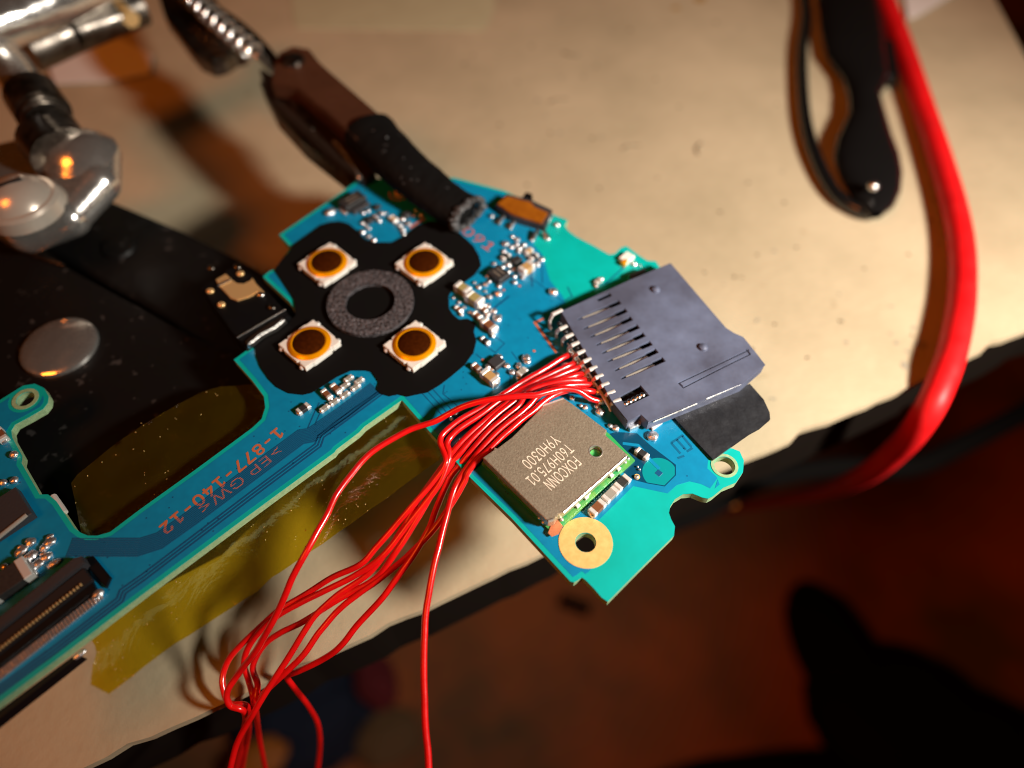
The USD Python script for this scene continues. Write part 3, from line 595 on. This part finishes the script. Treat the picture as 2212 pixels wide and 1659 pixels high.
obj('corner_leg', cham(Polygon(XY([(1360, 592), (1392, 578), (1398, 586), (1364, 602)], ZB + .0009)), ZB, ZB + .0009, .0001), 'silver', slot)
obj('corner_leg', cham(Polygon(XY([(1405, 920), (1428, 906), (1432, 912), (1410, 928)], ZB + .0003)), ZB, ZB + .0003, .0001), 'tin_cap', slot)

# black film tab beside the slot
tb = XY([(1453, 897), (1470, 893), (1620, 828), (1650, 862), (1663, 890), (1664, 905), (1642, 924), (1620, 936), (1600, 950), (1541, 992)], ZB + .0004)
ob = obj('black_tape', ext(Polygon(tb), ZB + .00008, ZB + .00034), 'black_tape', board, label='black film stuck under the corner of the card slot')

# ------------------------------------------------------------------ wireless module
HM = .0016; ZMo = ZB + HM
mod_sub = Polygon(XY([(1040, 1000), (1052, 984), (1215, 868), (1314, 935), (1372, 994), (1219, 1134), (1184, 1142)], ZB + .0003))
shield = Polygon(XY([(1043, 988), (1066, 972), (1068, 966), (1074, 968), (1106, 944), (1173, 877), (1218, 860), (1236, 872), (1311, 929), (1306, 938), (1356, 982), (1352, 988), (1216, 1108), (1205, 1112), (1197, 1124), (1184, 1127)], ZMo))
mod = obj('wireless_module', ext(mod_sub, ZB + .00003, ZB + .0003), 'module_green', board, label='shielded wireless module with printed lettering')
tp = PX(1287, 975, ZMo)
sh2 = shield.difference(disc_poly(tp, .00058, n=32))
obj('shield', cat([ext(sh2, ZB + .0006, ZMo - .00007), ext(sh2.buffer(-.00004), ZMo - .00007, ZMo - .00002), ext(sh2.buffer(-.00009), ZMo - .00002, ZMo)]), 'shield', mod)
obj('shield_wall', ext(shield.buffer(-.00016), ZB + .00028, ZB + .0006), 'chip_grey', mod)
obj('shield_edge', tube([P(1352, 987, ZMo - .00006), P(1217, 1107, ZMo - .00006)], .00012, 10), 'shield_edge', mod)
obj('shield_edge', tube([P(1172, 877, ZMo - .00004), P(1217, 861, ZMo - .00004)], .0001, 8), 'shield_edge', mod)
obj('shield_edge', tube([P(1196, 1122, ZMo - .00002), P(1184, 1126, ZMo - .00006)], .00014, 8), 'shield_edge', mod)
obj('test_hole', ext(disc_poly(tp, .0005, n=24), ZB + .0006, ZB + .0011), 'module_green', mod)
obj('test_hole_rim', lathe(tp, [(.00058, ZMo - .0003), (.00057, ZMo + .00002), (.00066, ZMo + .00003), (.00068, ZMo)], 28), 'shield_edge', mod)
letter_span('FOXCONN', (1239, 984), (1172, 1042), .00112, 'shield_text', ZMo + .000004, mod)
letter_span('T60H975.01', (1224, 957), (1134, 1034), .00106, 'shield_text', ZMo + .000004, mod)
letter_span('Y9H0300', (1194, 938), (1125, 998), .00112, 'shield_text', ZMo + .000004, mod)
for px, py in [(1336, 1012), (1321, 1027), (1266, 1074), (1248, 1092), (1270, 1066)]: 
    q = PX(px, py, ZB + .0005); obj('solder_pad', box_m(*q, AU, .42 * MM, .32 * MM, ZB + .0003, ZB + .0006), 'tin_cap', mod)
for px, py in [(1080, 1030), (1092, 1042), (1140, 1088), (1166, 1118), (1174, 1128), (1356, 990), (1350, 998), (1213, 1122)]:
    obj('solder_joint', blob(P(px, py, ZB + .0004), .0002, .0002, .00015), 'solder', mod)
obj('copper_tape', ext(Polygon(XY([(1192, 1130), (1204, 1120), (1216, 1135), (1207, 1152), (1192, 1158), (1184, 1150)], ZB + .0005)), ZB + .0003, ZB + .00038), 'copper_tape', board)

# ------------------------------------------------------------------ left part of the board: connector, chips, joints
d_ = np.array((-.785, .62))
def along(p, s): return (p[0] + d_[0] * s, p[1] + d_[1] * s)
zc = ZB + .0013
A_, B_ = (173, 1207), (206, 1272)
cn = obj('flat_connector', cham(Polygon(XY([A_, B_, along(B_, 520), along(A_, 520)], ZB + .0007)), ZB + .00004, ZB + .0007, .0001), 'black_plastic', board, label='long black flat cable connector at the lower left')
obj('latch_bar', cham(Polygon(XY([(158, 1204), (176, 1200), (184, 1214), along((184, 1214), 520), along((158, 1204), 520)], zc)), ZB + .0002, zc, .0002), 'chip_grey', cn)
obj('actuator', cham(Polygon(XY([(180, 1226), (200, 1252), along((200, 1252), 520), along((180, 1226), 520)], ZB + .0010)), ZB + .0006, ZB + .0010, .0001), 'slot_dark', cn)
obj('end_post', cham(Polygon(XY([(176, 1208), (206, 1246), (228, 1268), (238, 1246), (200, 1200)], ZB + .0004)), ZB, ZB + .0004, .0001), 'black_plastic', cn)
for k in range(26):
    p = along((173, 1262), k * 9.4)
    obj('contact_pin', box_m(*PX(*p, ZB + .0012), AU, .16 * MM, .20 * MM, ZB + .0006, ZB + .0012), 'gold_bright', cn)
for k in range(34):
    p = along((217, 1286), k * 8.6)
    obj('solder_pin', box_m(*PX(*p, ZB + .0002), AU, .20 * MM, .8 * MM, ZB + .00003, ZB + .00028, .00006), 'solder', cn)
obj('anchor_pad', blob(P(212, 1283, ZB + .0003), .0005, .0004, .0003, 2, .5, AU), 'solder', cn)
for px, py, d, el in [(30, 982, .8, 1), (7, 1042, .7, 1), (31, 1037, .75, 1), (67, 1172, .75, 1.2), (47, 1190, .8, 1.5), (107, 1172, .8, 1.5), (97, 1182, .7, 1.3), (66, 1202, .9, 1.4), (99, 1204, .8, 1.5), (80, 1220, .85, 1.6), (117, 1217, .6, 2.0), (10, 1224, .6, 1), (108, 1160, .5, 1.4), (62, 1168, .5, 1.2), (44, 1182, .4, 1.4), (93, 1196, .4, 1.4)]: solder(px, py, d, el)
chip(0, 1120, 4.6, 3.6, .9, 'chip_grey', 0, marks=False)
obj('chip_edge', tube([P(58, 1112, ZB + .0009), P(-10, 1166, ZB + .0009)], .0002, 8), 'cap_grey', board)
capacitor(18, 1255, 3.6, 2.2, 1.0, 'chip_black', 0, 'inductor', .2)
capacitor(2, 940, 1.6, .8, .7, 'cap_brown', 1)
# small white reflective contacts on the cut edges
obj('edge_pad', tube([P(115, 1072, ZB - .0003), P(140, 1108, ZB - .0003)], .0003, 8), 'tin_cap', board)
# second board edge under the strip
obj('shield_can', ext(Polygon(XY([(160, 1419), (176, 1417), (-200, 1712), (-200, 1684)], ZB - .0012)), ZB - .0022, ZB - .0010), 'black_plastic', board)
solder_ = blob(P(172, 1414, ZB - .0011), .0006, .00025, .0002, 2, .4, AU); obj('solder_joint', solder_, 'solder', board)

# ------------------------------------------------------------------ amber tape below the strip
tz = ZB - .0013
tpx = [(147, 1038), (160, 1020), (250, 950), (375, 870), (430, 842), (475, 830), (535, 826), (600, 830), (800, 860), (900, 880), (953, 978), (948, 990), (865, 1049), (743, 1138), (585, 1245), (553, 1276), (375, 1386), (282, 1460), (230, 1497), (190, 1476), (192, 1431), (200, 1406), (197, 1391), (185, 1370), (183, 1200), (172, 1150)]
tq = Polygon(XY(tpx, tz)).buffer(0)
def sheet(poly, z, amp, scale, step=.0006):
    """thin sheet with wrinkles: grid triangles clipped to the outline"""
    pp = poly.exterior.segmentize(step) if hasattr(poly.exterior, 'segmentize') else poly.exterior
    from scipy.spatial import Delaunay
    from shapely.prepared import prep
    b = np.array(pp.coords)[:-1]; x0, y0, x1, y1 = poly.bounds
    gx, gy = np.meshgrid(np.arange(x0, x1, step), np.arange(y0, y1, step)); gp = np.c_[gx.ravel(), gy.ravel()]
    ins = prep(poly.buffer(-step * .4)); gp = np.array([q for q in gp if ins.contains(Point(*q))])
    pts = np.vstack([b, gp]); tri = Delaunay(pts).simplices
    pr = prep(poly.buffer(1e-6)); tri = np.array([t for t in tri if pr.contains(Point(*pts[t].mean(0)))])
    a = pts[tri]; s = (a[:, 1, 0] - a[:, 0, 0]) * (a[:, 2, 1] - a[:, 0, 1]) - (a[:, 1, 1] - a[:, 0, 1]) * (a[:, 2, 0] - a[:, 0, 0])
    tri[s < 0] = tri[s < 0][:, ::-1]
    h = amp * (meshkit.fbm(np.c_[pts * scale, np.zeros(len(pts))] + 7, 4, 3) - .5)
    return trimesh.Trimesh(np.c_[pts, z + h], tri, process=False)
film_sheet = sheet(tq, tz - .0004, .0008, 210)
tape = obj('amber_tape', film_sheet, 'amber_film', smooth=True, label='wrinkled see-through amber tape stuck below the long strip of the circuit board', cat='tape')

bub = []
fv = film_sheet.vertices
for k in range(420):
    v = fv[rng.randrange(len(fv))] + (rng.uniform(-.0003, .0003), rng.uniform(-.0003, .0003), .00002)
    if meshkit.noise(np.array([[v[0] * 160, v[1] * 160, .5]]), 4)[0] < .45: continue
    bub.append(blob(v, rng.uniform(.00003, .00008), rng.uniform(.00003, .00007), .00003, 1, .5, rng.random() * 3))
obj('air_bubbles', cat(bub), 'amber_spark', tape, kind='stuff')

# ------------------------------------------------------------------ red wires soldered to the slot pins
def wire(pts, label, r=.00030):
    p = spline([P(a, b, ZB + z * MM) for a, b, z in pts], 10)
    k = len(used) * 3.7 + used.get(('/World', 'red_wire'), 0) * 11.3
    for ax_ in (0, 1): p[:, ax_] += .00022 * (meshkit.fbm(np.c_[p[:, :2] * 260 + k, np.full(len(p), ax_ * 9.0)], 3) - .5)
    w = obj('red_wire', tube(p, r, 12), 'wire_red', smooth=True, label=label, cat='wire', group='thin red wires soldered along the card slot pins')
    d = p[0] - p[4]; d /= np.linalg.norm(d)
    obj('stripped_end', tube([p[0] - d * .0002, p[0] + d * .0005, p[0] + d * .0009 + (0, 0, .0001)], [.00016, .00018, .00012], 8), 'solder', w)
    return w
def c6(*pts): return [(909.5 + x * .1918, 758 + y * .1918, z) for x, y, z in pts]
wire(c6((2020, 570, .5), (1900, 535, 1.0), (1770, 452, 1.8), (1620, 428, 2.2), (1450, 458, 2.5), (1280, 500, 2.7), (1050, 522, 2.8), (850, 540, 2.7), (650, 580, 2.4), (450, 640, 1.9), (300, 716, 1.3), (150, 798, .8)) + [(878, 932, .4), (803, 977, .0), (765, 1017, -.3), (728, 1067, -.6), (703, 1119, -.8), (665, 1187, -1.2), (635, 1244, -2.4), (610, 1301, -4.2), (578, 1364, -6.5), (553, 1407, -8.5), (515, 1455, -11), (490, 1495, -12), (496, 1524, -13), (528, 1540, -14.5), (524, 1590, -24), (500, 1690, -38)],
     'red wire arching alone over the bundle and down across the amber tape')
wire(c6((1690, 40, .5), (1610, 72, .9), (1450, 165, .9), (1280, 262, .9), (1100, 372, .8), (900, 500, .8), (690, 632, .7), (480, 745, .7), (330, 855, .6), (232, 950, .5), (212, 1030, .4), (245, 1120, .2)) + [(962, 1000, .0), (940, 1036, -.8), (885, 1098, -2), (815, 1180, -4), (778, 1220, -5), (715, 1249, -6.5), (653, 1289, -8), (603, 1319, -9), (553, 1362, -11), (505, 1410, -12.5), (485, 1448, -13.5), (482, 1485, -14), (496, 1520, -14.8), (536, 1530, -15.4), (534, 1600, -27), (515, 1700, -42)],
     'outermost red wire of the bundle making the widest bend at the strip corner')
wire(c6((1740, 130, .5), (1680, 160, .9), (1500, 240, 1.0), (1290, 340, 1.0), (1080, 450, .9), (830, 605, .9), (640, 745, .8), (440, 875, .7), (335, 970, .5), (292, 1050, .4), (318, 1140, .2)) + [(968, 1000, -.1), (948, 1046, -1), (898, 1112, -2.4), (828, 1200, -4.4), (765, 1244, -6), (700, 1277, -7.2), (653, 1301, -8), (590, 1337, -9.5), (545, 1385, -11.5), (528, 1430, -13), (538, 1470, -14.4), (548, 1520, -15.6), (536, 1580, -26), (508, 1690, -40)],
     'second red wire bending sharply back at the strip corner')
wire(c6((1790, 190, .5), (1740, 205, .9), (1560, 275, 1.1), (1260, 405, 1.1), (1090, 490, 1.0), (960, 592, 1.0), (760, 752, .9), (560, 925, .7), (400, 1090, .3), (285, 1250, -.4)) + [(936, 1036, -1.2), (908, 1076, -2.0), (878, 1130, -3.0), (836, 1192, -4.4), (793, 1242, -6), (728, 1287, -7.4), (685, 1327, -8.4), (660, 1361, -9.2), (633, 1404, -10.2), (598, 1459, -11.6), (553, 1531, -13.5), (512, 1606, -17), (490, 1690, -20)],
     'red wire of the bundle running straight down past the bench edge at bottom left')
wire(c6((1830, 255, .5), (1780, 268, 1.0), (1690, 290, 1.2), (1450, 360, 1.3), (1220, 450, 1.2), (1050, 572, 1.1), (850, 725, 1.0), (660, 905, .8), (465, 1120, .3), (335, 1290, -.4)) + [(948, 1042, -1.1), (922, 1086, -2.0), (890, 1140, -3.0), (855, 1195, -4.2), (813, 1248, -6), (760, 1280, -7.2), (703, 1314, -8.4), (653, 1344, -9.6), (603, 1368, -10.8), (568, 1396, -12), (546, 1440, -13.2), (556, 1480, -14.2), (552, 1530, -15.8), (560, 1590, -26), (580, 1690, -42)],
     'red wire of the bundle ending in the tangle above the bench edge')
wire(c6((1860, 320, .5), (1810, 330, 1.0), (1600, 338, 1.5), (1360, 392, 1.5), (1200, 470, 1.4), (1100, 620, 1.3), (960, 735, 1.2), (780, 890, 1.0), (600, 1090, .5), (455, 1260, -.2), (350, 1390, -.9)) + [(958, 1058, -1.4), (940, 1100, -2.0), (924, 1146, -2.6), (895, 1196, -3.6), (858, 1249, -4.8), (823, 1294, -6), (778, 1344, -7.6), (738, 1394, -9.2), (693, 1427, -11), (648, 1448, -12.6), (622, 1460, -14), (636, 1484, -16), (668, 1527, -22), (688, 1569, -28), (690, 1625, -36), (680, 1700, -46)],
     'red wire curving along the bench edge and sinking into the dark')
wire(c6((1930, 385, .5), (1870, 380, 1.0), (1650, 388, 1.7), (1450, 430, 1.8), (1310, 520, 1.7), (1220, 620, 1.5), (1080, 735, 1.4), (890, 880, 1.2), (700, 1070, .8), (570, 1235, .3), (450, 1400, -.3)) + [(980, 1058, -.8), (966, 1110, -1.2), (946, 1186, -1.9), (932, 1244, -2.6), (920, 1319, -3.8), (916, 1394, -5), (915, 1469, -6.2), (917, 1544, -7.4), (922, 1619, -8.6), (930, 1720, -10)],
     'lone red wire hanging straight down to the bottom of the picture')
wire(c6((1980, 470, .5), (1900, 455, 1.1), (1700, 440, 1.5), (1500, 500, 1.6), (1370, 585, 1.6), (1280, 665, 1.5), (1110, 800, 1.4), (920, 960, 1.2), (745, 1125, .9), (640, 1215, .6), (530, 1360, .1)) + [(1002, 1040, -.4), (972, 1090, -1.4), (936, 1142, -2.4), (888, 1194, -3.8), (830, 1242, -5.6), (775, 1282, -7), (730, 1320, -8.2), (690, 1365, -9.2), (655, 1415, -10.3), (620, 1450, -11.4), (585, 1482, -12.8), (560, 1512, -14.6), (535, 1570, -24), (505, 1690, -38)],
     'innermost red wire of the bundle lying along the wireless module')
for x, y in ((1694, 36), (1744, 126), (1796, 186), (1836, 250), (1866, 316), (1936, 382), (1986, 468), (2026, 572)):
    q = c6((x, y, 0))[0]
    obj('solder_joint', blob(P(q[0], q[1], ZB + .00055), .00042, .00034, .00036, 2, .5, -.5), 'solder', board)
obj('solder_joint', blob(P(1225, 790, ZB + .0003), .0006, .0004, .0003, 2, .5), 'solder', board)

# ------------------------------------------------------------------ crocodile clip gripping the board's upper edge
clip = thing('crocodile_clip', 'brown steel crocodile clip with black sleeved jaw gripping the top of the board', 'clip')
zj = ZB + .0040
def R3(p, z): return P(*p, z)
up_poly = Polygon(XY([(585, 176), (590, 140), (602, 112), (632, 98), (668, 104), (690, 132), (712, 152), (840, 262), (770, 302), (700, 240), (640, 190)], zj)).buffer(.0002).buffer(-.0002)
obj('upper_jaw', cham(rounded(up_poly, .0003), zj - .0022, zj, .0004), 'clip_steel', clip)
obj('pivot', lathe(P(633, 133, zj)[:2], [(.0016, zj), (.0015, zj + .0005), (.0008, zj + .0008), (.00001, zj + .0009)], 28), 'steel_dark', clip)
side_poly = Polygon(XY([(556, 140), (600, 165), (650, 195), (770, 296), (812, 372), (785, 388), (740, 362), (650, 282), (585, 220)], ZB + .0012))
obj('jaw_side', cham(rounded(side_poly, .0003), ZB - .0016, ZB + .0012, .0005), 'clip_dark', clip)
low_poly = Polygon(XY([(555, 165), (600, 190), (700, 270), (780, 330), (800, 380), (785, 396), (752, 380), (650, 300), (590, 235)], ZB + .0004))
obj('lower_jaw', cham(rounded(low_poly, .0003), ZB - .0026, ZB + .0004, .0004), 'steel_dark', clip)
obj('jaw_edge', tube([R3((722, 306), ZB + .0012), R3((748, 338), ZB + .001), R3((778, 383), ZB + .0008)], [.0003, .00045, .0004], 10), 'chrome', clip)
obj('jaw_edge', blob(R3((778, 383), ZB + .0008), .0005, .0005, .0004), 'chrome', clip)
obj('jaw_rib', tube([R3((632, 215), ZB + .0014), R3((648, 240), ZB + .0012), R3((680, 280), ZB + .001)], .0005, 8), 'steel_dark', clip)
# black sleeve over the jaw tip: flattened tube with a rough mouth
sl = spline([R3(p, z) for p, z in (((795, 282), zj - .0014), ((850, 340), ZB + .0026), ((900, 386), ZB + .0024), ((955, 430), ZB + .0020), ((1000, 458), ZB + .0019))], 8)
rs = np.linspace(.0034, .0026, len(sl)); rs[:3] *= (1.02, 1.06, 1.03)
sv = tube(sl, rs, 22, .62)
nz = meshkit.fbm(sv.vertices * 900 + 5, 3, 9) - .5
sv.vertices += (nz * .00035)[:, None] * sv.vertex_normals
obj('sleeve', sv, 'rubber_black', clip, label='black rubber sleeve on the jaw tip')
mo = []
c_ = R3((1008, 460), ZB + .0019); dirv = sl[-1] - sl[-4]; dirv /= np.linalg.norm(dirv)
u_ = np.cross(dirv, (0, 0, 1.0)); u_ /= np.linalg.norm(u_); w_ = np.cross(dirv, u_)
for k in range(40):
    a_ = 2 * math.pi * k / 40; rr = .0023 + .0003 * rng.random()
    q = c_ + u_ * rr * math.cos(a_) + w_ * rr * .62 * math.sin(a_) + dirv * (.0003 * rng.random())
    q[2] = max(q[2], ZB + .0002)
    mo.append(blob(q, .00033 + .0003 * rng.random(), .0004, .00032, 2, .9))
obj('sleeve_mouth', cat(mo), 'rubber_burnt', clip, label='grey crumbled end of the sleeve')
cr_ = []
for k in range(26):
    t = rng.random(); i = int(t * (len(sl) - 1)); a_ = rng.uniform(.2, 2.9)
    q = sl[i] + np.array((math.cos(a_) * rs[i] * .7, 0, rs[i] * .62 * math.sin(a_) * .98))
    cr_.append(blob(q, .00016 + .00015 * rng.random(), .00018, .00012, 1))
obj('crumbs', cat(cr_), 'rubber_burnt', clip, kind='stuff')
# handle and spring behind the pivot
hp = spline([R3(p, z) for p, z in (((600, 150), ZB + .001), ((555, 100), ZB + .001), ((500, 55), ZB + .0012), ((430, 10), ZB + .0015), ((360, -50), ZB + .002))], 8)
obj('handle', tube(hp, np.linspace(.0012, .0022, len(hp)), 14, .5), 'steel_dark', clip)
hb = Polygon(XY([(338, -20), (352, 28), (378, 62), (400, 92), (425, 120), (455, 133), (482, 126), (505, 110), (530, 105), (505, 70), (480, 20), (450, -30)], ZB))
obj('handle_wing', cham(rounded(hb, .0006), ZB - .0025, ZB, .0007), 'steel_dark', clip)
cax = [R3((395, -20), ZB + .002), R3((555, 120), ZB + .0022)]
th_ = np.linspace(0, 2 * math.pi * 9, 260); ax = (cax[1] - cax[0]); ux = np.cross(ax, (0, 0, 1)); ux /= np.linalg.norm(ux); wx = np.cross(ax / np.linalg.norm(ax), ux)
obj('spring', tube([cax[0] + ax * t / th_[-1] + .0013 * (math.cos(t) * ux + math.sin(t) * wx) for t in th_], .00032, 8), 'chrome', clip, smooth=True)

# ------------------------------------------------------------------ chrome holder at the left
hold = thing('chrome_holder', 'chrome clamp joint with a domed screw head and rods at the upper left', 'clamp')
zh = ZB + .003
def sph(px, py, z, r): 
    k = trimesh.creation.icosphere(3, r); k.apply_translation(P(px, py, z)); return k.vertices
hub = cat([hullm(np.vstack([sph(205, 335, zh - .001, .0030), sph(215, 395, zh - .0015, .0024), sph(150, 470, zh - .003, .0022), sph(150, 330, zh - .001, .0030)])),
           hullm(np.vstack([sph(150, 470, zh - .003, .0024), sph(60, 500, zh - .004, .0026), sph(40, 420, zh - .005, .0040), sph(150, 330, zh - .004, .0030), sph(-60, 400, zh - .005, .004)]))])
obj('hub', hub, 'chrome', hold)
dc = P(48, 440, zh)[:2]
obj('dome_screw', lathe(dc, [(.0044, zh - .001), (.0043, zh + .0005), (.0040, zh + .0009), (.0036, zh + .0010), (.0033, zh + .0015), (.0026, zh + .0023), (.0015, zh + .0028), (.00001, zh + .0030)], 40), 'nickel', hold)
for k in range(7):
    q0 = P(100 + k * 7, 262 + k * 10, zh + .001); q1 = P(102.5 + k * 7, 265.5 + k * 10, zh + .001)
    obj('thread', tube([q0, q1], .0030, 18), 'steel_dark', hold)
obj('screw_slot', box_m(*dc, .6, .0030, .0005, zh + .0026, zh + .00305), 'slot_dark', hold)
obj('hub_boss', cat([lathe(P(175, 340, zh)[:2], [(.0045, zh + .0005), (.0036, zh + .0014), (.0028, zh + .0022), (.0012, zh + .0027), (.00001, zh + .0028)], 36)]), 'chrome', hold)
obj('hub_collar', tube([P(95, 300, zh + .001), P(130, 340, zh + .001)], .0032, 20), 'steel_dark', hold)
obj('lower_rod', tube([P(-40, 60, zh + .003), P(40, 170, zh + .002), P(110, 272, zh + .001)], .0026, 20), 'chrome', hold)
obj('rod_ring', tube([P(68, 205, zh + .002), P(96, 247, zh + .0014)], .0033, 20), 'steel_dark', hold)
obj('upper_rod', tube([P(-60, 66, zh + .006), P(40, 30, zh + .006), P(240, -60, zh + .006)], .0036, 24), 'chrome', hold)
obj('cross_bar', tube([P(60, 110, zh), P(150, 70, zh), P(300, 10, zh)], .0030, 20), 'steel_dark', hold)
obj('thumb_nut', tube([P(165, 68, zh + .001), P(255, 35, zh + .001)], .0022, 18), 'steel_dark', hold)
obj('brass_nut', tube([P(262, 22, zh + .001), P(284, 42, zh + .001)], .0013, 6), 'gold_bright', hold)

# ------------------------------------------------------------------ black iron base below the board's left side
base = thing('iron_base', 'black iron base bars with a bright rivet under the left side of the board', 'base')
zq = ZB - .0045
ub = Polygon(XY([(150, 395), (235, 430), (400, 500), (525, 563), (640, 630), (700, 760), (560, 860), (380, 700), (140, 560), (40, 500)], zq - .002))
obj('upper_bar', cham(rounded(ub, .0005), zq - .0095, zq - .002, .0006), 'iron_black', base)
lb = Polygon(XY([(-300, 430), (0, 505), (140, 572), (275, 646), (420, 725), (600, 800), (640, 860), (560, 1000), (420, 1130), (240, 1220), (60, 1240), (-300, 1300)], zq))
obj('lower_bar', cham(rounded(lb, .0006), zq - .008, zq, .0007), 'iron_black', base)
obj('bar_edge', tube([P(-30, 498, zq + .0003), P(40, 528, zq + .0003), P(90, 552, zq + .0002), P(140, 574, zq)], [.0003, .0008, .0007, .0002], 10, .6), 'steel_dark', base)
rc = P(124, 744, zq + .0006)[:2]
obj('rivet', lathe(rc, [(.0042, zq - .0002), (.0041, zq + .0004), (.0036, zq + .0007), (.002, zq + .00085), (.00001, zq + .0009)], 36), 'chrome', base)
obj('rivet', lathe(P(258, 535, zq - .002)[:2], [(.0022, zq - .002), (.002, zq - .0016), (.00001, zq - .0015)], 24), 'iron_black', base)

# ------------------------------------------------------------------ black lead clip and thick red cable on the bench, right
lead = thing('lead_clip', 'black insulated lead clip with a wire loop lying beside the thick red cable', 'clip')
zl = .0022
def prof(pts, z):
    """flat-ish lofted body along rows of (left x, right x, y)"""
    V, F, n = [], [], 14
    for xl, xr, y, h in pts:
        a, b = P(xl, y, z), P(xr, y, z); c = (a + b) / 2; r = np.linalg.norm(b - a) / 2
        for k in range(n):
            t = 2 * math.pi * k / n; V.append(c + (b - a) / 2 * math.cos(t) + np.array((0, 0, h * math.sin(t))))
    for i in range(len(pts) - 1):
        for k in range(n):
            a, b = i * n + k, i * n + (k + 1) % n; F += [[a, b, b + n], [a, b + n, a + n]]
    m = trimesh.Trimesh(np.array(V), np.array(F), process=False)
    return cat([m, hullm(m.vertices[:n]), hullm(m.vertices[-n:])])
obj('boot', prof([(1760, 1900, -80, 0.00217), (1765, 1908, 0, 0.00217), (1772, 1915, 60, 0.00211), (1785, 1920, 120, 0.00186), (1822, 1922, 170, 0.00186), (1832, 1900, 210, 0.00186), (1830, 1912, 250, 0.00186), (1806, 1928, 300, 0.00198), (1800, 1944, 340, 0.00205), (1812, 1950, 375, 0.00198), (1835, 1946, 415, 0.00174), (1860, 1930, 448, 0.00124), (1880, 1905, 466, 0.00062)], zl), 'boot_black', lead)
obj('side_fin', ext(Polygon(XY([(1905, 90), (1925, 100), (1936, 170), (1930, 180), (1908, 170)], zl)), zl - .001, zl + .001), 'boot_black', lead)
obj('wire_loop', tube(spline([P(a, b, .0013) for a, b in ((1722, -60), (1740, 20), (1732, 110), (1734, 200), (1744, 280), (1768, 355), (1806, 420), (1850, 452), (1886, 462))], 8), .00105, 12), 'boot_black', lead, smooth=True)
obj('metal_tip', blob(P(1887, 402, zl + .0030), .00085, .0008, .0007), 'silver', lead)
cab = [P(a, b, z) for a, b, z in ((1880, -90, .0035), (1912, 0, .003), (1950, 100, .0024), (1990, 220, .0021), (2030, 340, .0021), (2062, 450, .0021), (2078, 540, .0021), (2078, 640, .0021), (2064, 730, .0021), (2040, 810, .0018), (2000, 895, -.001), (1940, 970, -.012), (1860, 1030, -.032), (1760, 1066, -.075), (1650, 1085, -.12), (1500, 1110, -.19))]
obj('red_cable', tube(spline(cab, 10), .0018, 18), 'cable_red', smooth=True, label='thick red cable curving over the bench and down past its edge', cat='cable')
